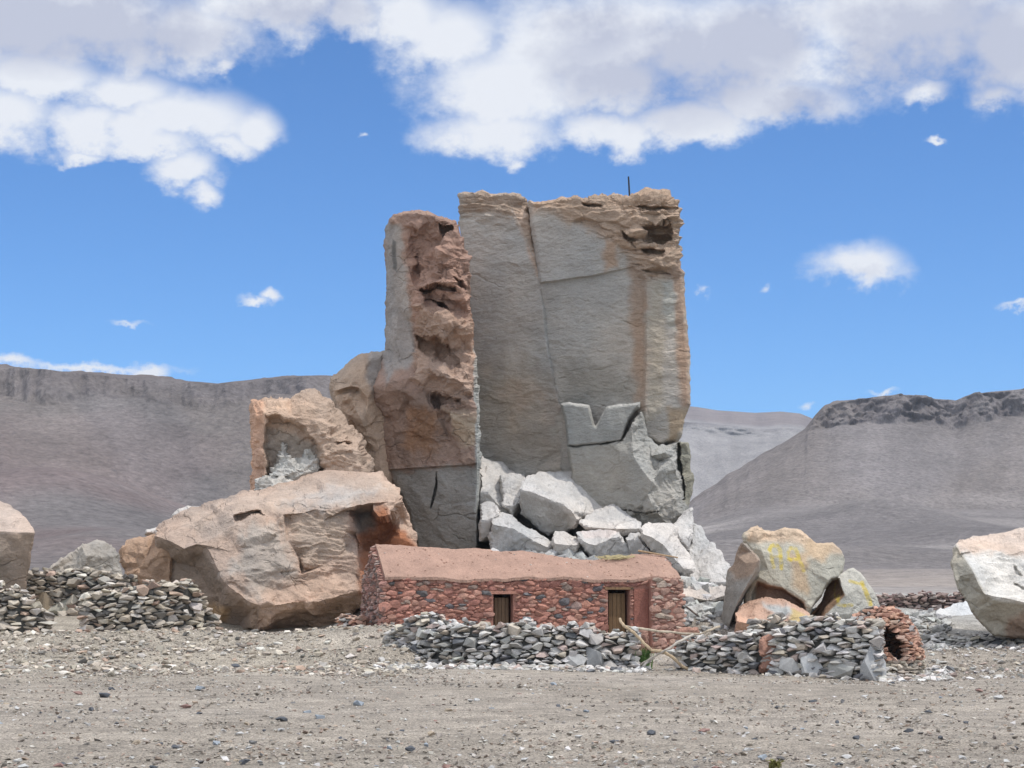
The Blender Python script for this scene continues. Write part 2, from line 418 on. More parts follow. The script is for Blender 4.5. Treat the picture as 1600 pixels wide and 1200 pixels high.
    h = 1.0 * facet(Pq / c3 + o, seed, 1.2, .35, .12) + .5 * facet(Pq / (c3 * .45) + o, seed + 9, 1.2, .35, .16) + .28 * facet(Pq / (c3 * .2) + o, seed + 31, 1.1, .4, .3) * fine + .5 * fbm(V / cell * 2 + o, 4, seed + 3)
    hh = .8 * A * relax(h, soft)
    for pl, am, per, fe in strata:      # bedding: each bed juts out at its top and is undercut below
        s = sdist(X + wx * 8, Y + wy * 8, pl); k = np.zeros(len(V)); k[:len(X)] = smooth(s / fe + .5)
        for mlt, aa in ((1, 1), (.41, .5)):
            ph = V[:, 2] / (per * mlt) + V[:, 0] * .22 / per + 1.3 * fbm(V * np.array([.55, .55, .9]) / (per * mlt) * .4 + o, 3, seed + 70) + .45 * facet(V / np.array([2.6, 2.6, 3.]) + o, seed + 71, .3, .8)
            fr = ph - np.floor(ph); mag = np.clip(.55 + .9 * vnoise(np.stack([V[:, 0] / per * .35, V[:, 1] * .3, np.floor(ph)], -1) + o, seed + 72), .05, 1.2)
            hh += k * am * aa * mag * (np.where(fr < .86, (fr / .86) ** 1.5, (1 - fr) / .14) - .45)
    V = V + nrm * hh[:, None]
    # colour
    C = np.tile(np.array(base, float), (len(V), 1))
    vw = V * 1.0; m1 = fbm(vw * np.array([.5, .5, .35]) + o, 4, seed + 50)[:, None]; m2 = fbm(vw * 2.1 + o, 3, seed + 60)[:, None]
    wxx = np.concatenate([wx] + [wx[:n0]] * K + [[0]]); wyy = np.concatenate([wy] + [wy[:n0]] * K + [[0]])
    for pl, colr, fe, wp in paint:
        s = sdist(XX + wxx * wp, YY + wyy * wp, pl); k = smooth(s / fe + .5)[:, None]
        C = C * (1 - k) + np.array(colr) * k
    C = C * (1 + mottled * m1 * 1.6) * (1 + mottled * m2)
    C = C * (1 + np.array([.06, 0, -.06]) * np.clip(m1 * 1.5, -1, 1))
    for pl, colr, wd, al in strokes:
        s = seg_dist(X + wx * .8, Y + wy * .8, pl, closed=False); k = np.zeros(len(V)); k[:len(X)] = smooth((wd - s) / 1.1) * al * np.clip(.75 + .9 * fbm(np.stack([X * .25, Y * .25, 0 * X], -1), 3, 3), .25, 1); k = k[:, None]
        C = C * (1 - k) + np.array(colr) * k
    ob = mk(name, V, F, mat or M_rock, np.clip(C, .01, .8), parent)
    if label: tag(ob, label, cat, group)
    return ob
# ------------------------------------------------------------------ ground
_gc = []
for x in range(-60, 61, 12):
    for y in (-40, -10, 8, 20, 32, 42): _gc.append((x, y, 0.0))
def gp(px, py, D): _gc.append(tuple(P(px, py, D)))
for a in [(-300, 995, 58), (30, 964, 63), (80, 963, 63), (140, 963, 63), (200, 965, 63), (-60, 966, 63), (0, 990, 58), (135, 988, 58), (230, 986, 58), (330, 985, 58), (420, 992, 59), (500, 990, 59), (600, 976, 56), (560, 985, 57), (640, 985, 54.5), (590, 1010, 52), (520, 1020, 53), (300, 1015, 54), (60, 1015, 54), (0, 1040, 49), (400, 1045, 50), (600, 1040, 50),
          (700, 1042, 50), (850, 1043, 50), (1000, 1046, 50), (1085, 1048, 50), (1200, 1054, 49), (1380, 1062, 48), (1060, 1022, 58), (980, 1020, 57.6), (850, 1005, 57), (1040, 1035, 54), (900, 1025, 54),
          (1430, 1012, 58), (1600, 1012, 58), (1800, 1012, 58), (1480, 1050, 50), (1600, 1060, 48), (1430, 978, 75), (1560, 978, 75), (1800, 975, 75), (1250, 985, 66), (1120, 985, 66), (1100, 960, 70),
          (690, 930, 70), (690, 925, 74), (760, 855, 71), (850, 850, 71), (960, 850, 71), (780, 880, 67), (860, 878, 66), (950, 882, 66), (1030, 895, 65), (800, 905, 63.5), (900, 908, 63.5), (1000, 918, 63.5), (1080, 925, 65), (1060, 880, 70), (1150, 940, 66), (1100, 905, 74), (850, 850, 75), (1130, 955, 62), (1080, 965, 61), (850, 860, 80), (960, 860, 80), (750, 870, 80), (1080, 915, 80), (500, 940, 72), (300, 930, 74), (100, 925, 74), (-200, 925, 74), (80, 905, 90), (-200, 905, 90), (300, 900, 95)]: gp(*a)
for px in range(-1400, 3200, 200): gp(px, 928, 112); gp(px, 940, 98)
_gc = np.array(_gc)
def ground(x, y):
    x = np.atleast_1d(np.asarray(x, float)); y = np.atleast_1d(np.asarray(y, float)); out = np.zeros(x.shape)
    fx, fy = x.ravel(), y.ravel(); o = np.zeros(len(fx))
    for i in range(0, len(fx), 20000):
        d2 = (fx[i:i + 20000, None] - _gc[None, :, 0]) ** 2 + (fy[i:i + 20000, None] - _gc[None, :, 1]) ** 2 * 1.5
        w = 1 / (d2 + 1.0) ** 2.2
        o[i:i + 20000] = (w * _gc[None, :, 2]).sum(1) / w.sum(1)
    return o.reshape(x.shape)
def gz(x, y): return float(ground(x, y)[0])

pys = np.arange(1260, 941, -1.6); Ds = list((CAMZ) * FPX / (pys - 915)); Ds = [-60, -30, -10, 0, 6, 12] + [d for d in Ds if d > 16 and d < 46]
d = Ds[-1]
while d < 114: d += .30 if d < 64 else .8; Ds.append(d)
ang = np.concatenate([[-1.6, -1.2, -.9, -.7, -.55, -.45, -.38, -.34, -.31], np.arange(-.285, .286, .0016), [.31, .34, .38, .45, .55, .7, .9, 1.2, 1.6]])
gx = []; gy = []
for dd in Ds:
    gx.append(ang * max(dd, 34)); gy.append(np.full(len(ang), dd))
gx = np.array(gx); gy = np.array(gy); g0 = ground(gx, gy)
pp = np.stack([gx.ravel(), gy.ravel(), 0 * gx.ravel()], -1)
g0 = g0.ravel() + .05 * fbm(pp * .35, 3, 5) + .022 * fbm(pp * 1.6, 3, 6) * np.clip(1.2 - np.abs(pp[:, 1] - 30) * .01, .3, 1)
nr, nc = gx.shape; ii = np.arange(nr * nc).reshape(nr, nc)
F = np.stack([ii[:-1, :-1].ravel(), ii[:-1, 1:].ravel(), ii[1:, 1:].ravel(), ii[1:, :-1].ravel()], -1)
c1 = smooth(.5 + 1.4 * fbm(pp * np.array([.05, .16, 1]) + 3, 4, 8))[:, None]; c2 = smooth(.5 + 1.6 * fbm(pp * np.array([.25, .5, 1]) + 7, 4, 9))[:, None]
C = np.array((.280, .243, .198)) * (1 - c1) + np.array((.318, .278, .232)) * c1
C = C * (.93 + .12 * c2)
far = smooth((pp[:, 1] - 56) / 10)[:, None]; rt = smooth((pp[:, 0] - 5) / 8)[:, None]
C = C * (1 - far * rt) + np.array((.33, .315, .285)) * far * rt
lf = smooth((-pp[:, 0] - 1) / 6)[:, None] * smooth((pp[:, 1] - 40) / 8)[:, None]
C = C * (1 - .35 * lf) + np.array((.36, .32, .25)) * .35 * lf
tag(mk('ground', np.stack([gx.ravel(), gy.ravel(), g0], -1), F, M_ground, C, smooth_=True), kind='structure')

# ------------------------------------------------------------------ plain and hills
def sheet(name, cols, rows, sub, colfun, amp, cell, mat, seed=3):
    """rows: list of (function px->D, function px->py); a terrain sheet through them"""
    V = []; T = []
    for r in range(len(rows) - 1):
        n = sub[r]
        for k in range(n + (1 if r == len(rows) - 2 else 0)):
            t = k / n; a = P(cols, rows[r][1](cols), rows[r][0](cols)); b = P(cols, rows[r + 1][1](cols), rows[r + 1][0](cols))
            V.append(a * (1 - t) + b * t); T.append(np.full(len(cols), r + t))
    V = np.array(V); nr, nc = V.shape[:2]; T = np.array(T).ravel(); V = V.reshape(-1, 3); PX = np.tile(cols, nr)
    ii = np.arange(nr * nc).reshape(nr, nc)
    F = np.stack([ii[:-1, :-1].ravel(), ii[:-1, 1:].ravel(), ii[1:, 1:].ravel(), ii[1:, :-1].ravel()], -1)
    # soften the profile
    V, C = colfun(V, T, PX, nr, nc)
    return tag(mk(name, V, F, mat, C, smooth_=True), kind='structure')
def tab(*pts):
    a = np.array(pts, float); return lambda x: np.interp(x, a[:, 0], a[:, 1])
def con(v): return lambda x: np.full(np.shape(x), float(v))
crest = tab((-1500, 560), (-300, 566), (0, 573), (60, 577), (130, 583), (200, 588), (250, 592), (290, 598), (340, 601), (400, 593), (450, 588), (520, 587), (620, 595), (760, 640), (900, 700), (1000, 770), (1060, 800),
            (1085, 778), (1130, 752), (1180, 722), (1230, 691), (1258, 672), (1275, 650), (1290, 636), (1310, 628), (1350, 622), (1400, 618), (1440, 619), (1490, 626), (1520, 616), (1600, 608), (1800, 600), (3000, 590))
side = lambda x: smooth((x - 620) / 440)           # 0 left hill, 1 right hill
def mixf(a, b): return lambda x: a(x) * (1 - side(x)) + b(x) * side(x)
foot_py = mixf(tab((-1500, 770), (0, 742), (100, 770), (250, 826), (400, 850), (700, 860)), tab((1000, 845), (1090, 815), (1200, 792), (1350, 782), (1450, 792), (1600, 800), (3000, 800)))
lo = lambda f, k: (lambda x: f(x) + (925 - f(x)) * k)
bandh = mixf(tab((-1500, 60), (0, 55), (200, 40), (330, 36), (600, 36)), tab((1060, 4), (1230, 6), (1262, 12), (1290, 38), (1400, 42), (1600, 44), (3000, 40)))
rows = [(con(108), con(930)), (con(125), con(924)), (mixf(con(170), con(200)), mixf(con(908), con(908))), (mixf(con(230), con(330)), mixf(con(885), con(884))),
        (mixf(con(310), con(470)), lambda x: np.maximum(foot_py(x), 0) * .5 + 878 * .5), (mixf(con(400), con(600)), foot_py),
        (mixf(con(478), con(705)), lambda x: crest(x) + bandh(x)), (mixf(con(488), con(716)), lambda x: crest(x)), (mixf(con(560), con(800)), lambda x: crest(x) + .8), (mixf(con(1000), con(1300)), lambda x: crest(x) + 24)]
def hillcol(V, T, PX, nr, nc):
    s = side(PX); q = V * np.array([1, 1, 1.0])
    slope = smooth((T - 4.6) / .8) * smooth((8.2 - T) / .8)
    edge = 1 - s * smooth((1285 - PX) / 30)
    band = smooth((T - 6.0 - .22 * fbm(q * .012, 3, 4)) / .2) * smooth((7.3 - T) / .2) * edge
    V = V.copy()
    un = np.clip((T - 1) / 2, 0, 1)
    gul = fbm(np.stack([PX * .012, T * .35, 0 * T], -1), 4, 14) + .35 * fbm(np.stack([PX * .05, T * .5, 0 * T + 5], -1), 3, 15)
    V[:, 2] += un * 1.6 * fbm(q * np.array([.02, .012, 0]), 4, 3) * (1 - slope) * 1.6 + slope * (2.6 * gul * (1 - band) + .7 * fbm(q * .09, 3, 5))
    V[:, 1] += slope * gul * 8
    fc = .8 * facet(q / np.array([11, 14, 8.]), 4, 1.2, .5) + .7 * facet(q / np.array([4.5, 9, 3.5]), 8, 1.2, .6) + .4 * facet(q / np.array([2, 4, 1.6]), 18, 1.2, .6)
    tip = smooth((7.02 - T) / .1)
    V[:, 1] -= band * 2.4 * fc * (.12 + .88 * s) * tip; V[:, 2] += band * .8 * fc * tip * (.15 + .85 * s)
    for (mx_, my_, mD, rx, ry, hh) in [(110, 800, 300, 28, 40, 9), (190, 840, 230, 16, 30, 3.5), (1385, 815, 520, 22, 34, 5.5), (1480, 840, 420, 34, 30, 4.2), (1430, 865, 330, 26, 22, 2.0), (1560, 850, 380, 30, 30, 4), (1130, 850, 330, 30, 20, 4)]:
        c = P(mx_, my_, mD); V[:, 2] += hh * np.exp(-((V[:, 0] - c[0]) / rx) ** 2 - ((V[:, 1] - c[1]) / ry) ** 2)
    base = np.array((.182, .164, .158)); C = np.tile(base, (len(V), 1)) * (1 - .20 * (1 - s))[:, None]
    # broad fans of paler and darker scree running down the slopes
    lean = PX + (T - 6) * 90 * (1 - s) - (T - 6) * 30 * s
    streak = fbm(np.stack([lean * .009, T * .25, 0 * T], -1) + 4, 4, 31); st2 = fbm(np.stack([lean * .04, T * .6, 0 * T], -1) + 9, 4, 35)
    C *= (1 + (.42 * streak + .20 * st2) * slope)[:, None]
    tan = smooth(.45 + 2.4 * fbm(np.stack([lean * .005, T * .7, 0 * T], -1) + 8, 4, 33))[:, None] * slope[:, None]
    C = C * (1 - .42 * tan) + np.array((.225, .19, .165)) * .42 * tan * (1 - .2 * (1 - s))[:, None]
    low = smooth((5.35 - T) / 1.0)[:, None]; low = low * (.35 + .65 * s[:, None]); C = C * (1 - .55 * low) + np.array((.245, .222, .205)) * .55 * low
    dark = band * smooth(.45 + 1.5 * fbm(q * .05, 4, 41) + 1.4 * fbm(q * .30, 3, 42))
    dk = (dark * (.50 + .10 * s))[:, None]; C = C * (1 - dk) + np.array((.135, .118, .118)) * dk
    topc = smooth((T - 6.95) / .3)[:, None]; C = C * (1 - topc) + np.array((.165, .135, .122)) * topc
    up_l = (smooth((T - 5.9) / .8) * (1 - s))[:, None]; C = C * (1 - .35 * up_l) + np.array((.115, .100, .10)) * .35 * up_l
    plain = smooth((3.2 - T) / 1.6)[:, None] * s[:, None]
    C = C * (1 - plain) + np.array((.325, .28, .245)) * plain
    patch = smooth(.25 + 3.0 * fbm(q * np.array([.005, .012, 0]) + 3, 4, 44))[:, None] * (1 - slope[:, None])
    C = C * (1 - .6 * patch) + np.array((.135, .122, .12)) * .6 * patch
    trk = smooth((fbm(np.stack([q[:, 0] * .006, q[:, 1] * .018 + .6 * fbm(q * .006, 2, 61), 0 * T], -1), 3, 60) - .02) / .10)[:, None] * (1 - slope[:, None]) * s[:, None]
    C = C * (1 - .6 * trk) + np.array((.33, .30, .28)) * .6 * trk
    red = smooth((fbm(q * .02, 3, 51) - .05) / .25)[:, None] * (1 - s)[:, None] * smooth((T - 2) / 1)[:, None] * smooth((6.5 - T) / 2)[:, None]
    C = C * (1 - .45 * red) + np.array((.19, .13, .12)) * .45 * red
    return V, C
cols = np.concatenate([np.arange(-1500, -40, 40), np.arange(-40, 640, 2.2), np.arange(640, 1060, 12), np.arange(1060, 1650, 2.2), np.arange(1650, 3100, 40)])
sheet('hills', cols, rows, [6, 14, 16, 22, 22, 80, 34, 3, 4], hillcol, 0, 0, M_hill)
mcrest = tab((500, 640), (1060, 633), (1090, 636), (1120, 641), (1180, 645), (1220, 643), (1250, 646), (1275, 656), (1400, 660), (2200, 650))
mrows = [(con(1400), con(830)), (con(1650), lambda x: mcrest(x) + 55), (con(1720), lambda x: mcrest(x) + 36), (con(1740), lambda x: mcrest(x) + 25), (con(1800), lambda x: mcrest(x) + 24), (con(2200), mcrest), (con(2700), lambda x: mcrest(x) + 10)]
def mesacol(V, T, PX, nr, nc):
    V = V.copy(); V[:, 2] += 3 * fbm(V * .01, 4, 3) * smooth(T) * smooth((5 - T)); V[:, 1] += 20 * fbm(np.stack([PX * .03, T, 0 * T], -1), 4, 9) * smooth(T) * smooth(5 - T)
    C = np.tile(np.array((.25, .235, .225)), (len(V), 1))
    upr = smooth((T - 4) / .3)[:, None]; C = C * (1 - upr) + np.array((.185, .155, .145)) * upr
    cl = (smooth((T - 2.4) / .3) * smooth((3.6 - T) / .3) * smooth(.4 + 1.6 * fbm(V * np.array([.012, .012, .06]), 3, 12)))[:, None]
    C = C * (1 - .5 * cl) + np.array((.09, .075, .075)) * .5 * cl
    C *= (1 + .18 * fbm(np.stack([PX * .08, T * .7, 0 * T], -1), 4, 2))[:, None]
    return V, C
sheet('distant_mesa', np.arange(500, 2200, 5.0), mrows, [20, 10, 8, 3, 10, 2], mesacol, 0, 0, M_hill)

# ------------------------------------------------------------------ the rock tower
TW = empty('rock_tower', tuple(P(900, 900, 72)), 'tall grey slab-sided rock tower streaked with rust, split by a crack', 'rock tower')
PL = (-.0095, .0012, 750, 600)
sculpt('rock_slab', [(718, 307, 0), (724, 301, 0), (737, 300, 0), (752, 298, 0), (772, 300, 0), (790, 299, 0), (810, 301, 0), (822, 306, .1), (825, 320, .3), (831, 350, .35), (837, 380, .35), (844, 410, .3), (849, 440, .0), (853, 480, -.28), (858, 530, -.28), (867, 580, -.26), (875, 622, -.24), (882, 640, -.1), (885, 690, 0), (891, 712, 0), (895, 735, .1), (896, 990, 0),
                     (735, 990, 0), (733, 600, 0), (728, 450, 0), (722, 370, 0), (717, 340, 0)],
       ctrl=[(760, 400, 0), (800, 500, 0), (820, 650, 0), (780, 760, .1), (850, 740, .1), (765, 340, -.12), (740, 318, -.15), (790, 315, -.1)],
       creases=[[(800, 322, -.05), (808, 345, -.04), (822, 380, -.03), (836, 412, -.02), (845, 434, 0)]],
       D=71.4, T=5.5, plane=PL, rim=(7, .35), amp=.035, cell=1.3, squash=2.5,
       rough=[([(716, 296), (826, 296), (830, 345), (800, 372), (765, 372), (740, 345), (716, 350)], .11, 16), ([(800, 320), (826, 315), (850, 440)], .07, 8), ([(735, 590), (880, 590), (880, 640), (735, 625)], .07, 30), ([(760, 700), (890, 700), (890, 750), (760, 750)], .07, 30)],
       strata=[([(714, 294), (828, 296), (830, 335), (790, 345), (740, 335), (714, 345)], .16, .5, 14), ([(735, 590), (885, 590), (885, 650), (735, 640)], .05, .3, 20)],
       strokes=[([(770, 372), (784, 366), (800, 362)], (.50, .46, .41), 1.6, .7), ([(757, 350), (775, 343), (798, 338), (806, 345)], (.50, .46, .41), 1.6, .7), ([(800, 328), (812, 352), (830, 392), (846, 434)], (.52, .44, .37), 2.0, .8)],
       paint=[([(716, 294), (826, 294), (826, 330), (790, 345), (720, 330)], (.40, .30, .225), 30, 20), ([(800, 325), (826, 320), (850, 440), (838, 430)], (.50, .37, .28), 8, 4), ([(735, 560), (885, 570), (885, 720), (750, 700)], (.37, .325, .275), 60, 40), ([(770, 600), (880, 612), (870, 650), (780, 640)], (.41, .34, .28), 40, 50)],
       base=GREY, mat=M_cliff, parent=TW, seed=3, mottled=.07, jag=1.0)
sculpt('rock_slab', [(825, 312, 0), (840, 311, 0), (862, 309, 0), (882, 306, 0), (925, 306, 0), (950, 305, 0), (958, 302, 0), (975, 304, 0), (990, 303, 0), (1003, 300, 0), (1030, 299, 0), (1045, 301, 0), (1050, 308, 0), (1059, 317, .2), (1061, 332, .2), (1062, 380, .2), (1065, 410, .3), (1070, 430, .3), (1070, 460, .3), (1075, 510, .3), (1078, 557, .3), (1079, 632, .3), (1073, 638, .3), (1066, 678, .3), (1056, 687, .25), (1030, 697, .1), (1012, 686, .0), (1008, 720, 0), (1000, 990, 0),
                     (880, 990, .1), (872, 700, .15), (858, 620, .15), (850, 560, .15), (845, 500, .15), (840, 444, .1), (839, 430, 0), (836, 400, 0), (829, 350, 0)],
       ctrl=[(880, 380, -.12), (860, 340, -.12), (860, 420, -.12), (940, 400, -.12), (880, 480, .06), (940, 480, .08), (900, 560, .10), (960, 560, .15), (930, 620, .12), (990, 640, -.1), (1000, 470, .0), (1030, 640, -.05), (1045, 560, .0), (1055, 460, .1), (1000, 330, -.35), (940, 325, -.2), (1030, 320, -.45), (1040, 400, -.3), (990, 370, -.3)],
       creases=[[(846, 440, -.12), (872, 437, -.13), (900, 433, -.12), (925, 430, -.12), (950, 424, -.10), (988, 416, -.05)], [(847, 443, .08), (873, 440, .09), (901, 436, .08), (926, 433, .07), (951, 427, .05), (988, 418, .02)],
                [(1010, 432, -.12), (1011, 500, -.12), (1011, 560, -.12), (1008, 620, -.18), (1009, 655, -.2)], [(1005, 440, .02), (1005, 500, .06), (1005, 560, .08), (1001, 620, .05)]],
       D=71.2, T=6.0, plane=PL, rim=(7, .4), amp=.035, cell=1.3, squash=2.5,
       rough=[([(822, 300), (1066, 294), (1068, 430), (1012, 436), (985, 405), (950, 378), (900, 352), (860, 328), (832, 326)], .15, 12), ([(960, 290), (1066, 290), (1066, 420), (1000, 420)], .20, 24), ([(1030, 440), (1056, 440), (1056, 520), (1035, 500)], .08, 12), ([(855, 520), (920, 545), (915, 560), (855, 535)], .08, 10)],
       strata=[([(822, 296), (1068, 290), (1072, 425), (1012, 436), (985, 405), (950, 378), (900, 352), (860, 334), (832, 330)], .26, .7, 12)],
       dents=[([(998, 353), (1015, 341), (1046, 347), (1052, 374), (1036, 383), (1012, 373)], .75, 6, 7), ([(998, 391), (1014, 387), (1040, 392), (1036, 401), (1012, 402)], .5, 4, 7), ([(985, 318), (1058, 324), (1056, 331), (1000, 328)], .4, 4), ([(968, 358), (1000, 366), (996, 390), (975, 378)], .45, 6), ([(905, 318), (940, 320), (944, 328), (910, 326)], .35, 4), ([(1002, 420), (1035, 418), (1052, 426), (1040, 429), (1010, 428)], .3, 4)],
       paint=[([(822, 296), (1066, 294), (1068, 425), (1012, 438), (985, 405), (950, 378), (900, 352), (860, 330), (832, 330)], (.44, .315, .225), 22, 14), ([(943, 376), (961, 378), (964, 420), (946, 424)], (.44, .31, .22), 12, 10), ([(984, 405), (1011, 420), (1011, 640), (990, 640), (986, 500)], (.39, .285, .21), 18, 14),
              ([(1012, 440), (1035, 430), (1036, 640), (1012, 660)], (.44, .385, .31), 16, 10), ([(1048, 415), (1068, 415), (1076, 560), (1078, 640), (1062, 640), (1054, 500)], (.40, .285, .21), 14, 12), ([(1033, 440), (1050, 440), (1058, 520), (1040, 510)], (.42, .40, .35), 8, 8), ([(880, 560), (990, 580), (995, 640), (880, 640)], (.315, .29, .25), 40, 30), ([(1040, 640), (1080, 640), (1060, 690), (1045, 690)], (.39, .30, .21), 12, 10)],
       base=GREY, mat=M_cliff, parent=TW, seed=5, mottled=.07, jag=1.1)
sculpt('fallen_slab', [(876, 631, .0), (890, 629, 0), (907, 631, 0), (921, 633, 0), (925, 648, 0), (930, 665, 0), (937, 652, 0), (947, 636, 0), (968, 632, 0), (985, 630, 0), (1001, 627, 0), (1001, 636, 0), (992, 643, 0), (984, 656, 0), (978, 672, 0), (972, 690, 0), (940, 694, 0), (900, 698, 0), (886, 698, 0), (883, 660, 0)],
       ctrl=[(905, 660, -.02), (950, 665, -.12), (900, 690, 0), (925, 680, 0)], creases=[[(930, 668, -.02), (934, 680, -.02), (938, 692, -.02)]], D=70.1, T=1.9, plane=PL, rim=(4, .45), amp=.03, cell=.9, base=(.36, .345, .31), mat=M_cliff, parent=TW, seed=8, mottled=.06, shrink=.05, jag=.5, strokes=[([(877, 631), (890, 629), (921, 633)], (.52, .50, .46), 3.2, 1), ([(921, 633), (930, 664)], (.50, .48, .44), 2.4, 1), ([(930, 664), (947, 636), (968, 632), (1001, 628)], (.52, .50, .46), 3.2, 1)])  # pale top-edge strokes: fresh fracture, with the sunlit rim painted in
sculpt('broken_block', [(885, 696, .0), (900, 697, 0), (940, 692, 0), (972, 688, 0), (985, 668, 0), (990, 655, 0), (1002, 641, 0), (1007, 652, .2), (1011, 683, .5), (1029, 698, .9), (1055, 689, 1.0), (1063, 687, 1.0), (1074, 692, 1.2), (1080, 716, 1.4), (1079, 770, 1.4), (1076, 800, 1.3), (1074, 985, 1.0), (893, 985, .4), (893, 735, 0), (887, 712, 0)],
       ctrl=[(910, 740, 0), (940, 740, -.02), (950, 700, -.05), (970, 760, -.1), (930, 780, .1), (1000, 800, 0), (990, 790, -.3), (1030, 720, .7), (1045, 715, .55), (1030, 760, .1), (1055, 780, .5), (1040, 820, .2), (1062, 740, 1.15), (1066, 700, 1.2), (960, 850, .2), (1020, 850, 0)],
       creases=[[(987, 671, -.15), (988, 690, -.3), (990, 713, -.42), (1004, 735, -.55), (1016, 752, -.65), (1012, 772, -.6), (1022, 795, -.5)], [(1013, 690, .7), (1016, 712, .35), (1019, 748, -.3)], [(1056, 690, .9), (1058, 715, .9), (1062, 745, 1.0), (1069, 775, 1.1)], [(1018, 712, .25), (1040, 708, .3), (1050, 722, .45), (1060, 748, .75), (1068, 775, .8), (1068, 800, .8)]],
       D=70.15, T=3.2, plane=PL, rim=(4, .25), amp=.05, cell=.9, rough=[([(985, 660), (1080, 690), (1080, 830), (1000, 830), (1016, 752), (990, 715)], .14, 10), ([(965, 780), (1050, 780), (1050, 830), (965, 830)], .2, 10)],
       dents=[([(1057, 690), (1062, 690), (1066, 750), (1070, 780), (1066, 782), (1058, 730)], .6, 2), ([(962, 792), (1030, 800), (1032, 803), (962, 796)], .3, 2)],
       paint=[([(1058, 690), (1084, 690), (1084, 800), (1068, 780)], (.33, .30, .23), 8, 6), ([(985, 660), (1010, 660), (1056, 700), (1068, 820), (1018, 820), (1014, 752), (988, 715)], (.42, .40, .36), 8, 6)],
       base=(.37, .35, .31), mat=M_cliff, parent=TW, seed=9, mottled=.07, shrink=.1, jag=.8)
def rod(name, a, b, r0, r1, mat, col, parent=None, n=7, pts=None, jit=0, seed=0):
    pts = [np.array(a), np.array(b)] if pts is None else [np.array(p) for p in pts]
    V = []; F = []; rr = np.random.default_rng(seed)
    for i, p in enumerate(pts):
        q = pts[min(i + 1, len(pts) - 1)] - pts[max(i - 1, 0)]; q = q / np.linalg.norm(q)
        s = np.cross(q, [0.3, 1, .1]); s /= np.linalg.norm(s); u = np.cross(q, s); t = i / (len(pts) - 1); r = r0 + (r1 - r0) * t
        for k in range(n):
            an = 2 * math.pi * k / n; V.append(p + (s * math.cos(an) + u * math.sin(an)) * r * (1 + rr.uniform(-jit, jit)))
    for i in range(len(pts) - 1):
        for k in range(n): F.append((i * n + k, i * n + (k + 1) % n, (i + 1) * n + (k + 1) % n, (i + 1) * n + k))
    F.append(tuple(range(n))[::-1]); F.append(tuple(range((len(pts) - 1) * n, len(pts) * n)))
    return mk(name, V, F, mat, np.tile(np.array(col), (len(V), 1)), parent, smooth_=False)
tag(rod('metal_post', P(984, 312, 71.2), P(982, 276, 71.2), .035, .03, M_metal, (.03, .03, .032)), 'thin dark upright post on the flat top of the rock tower', 'post')

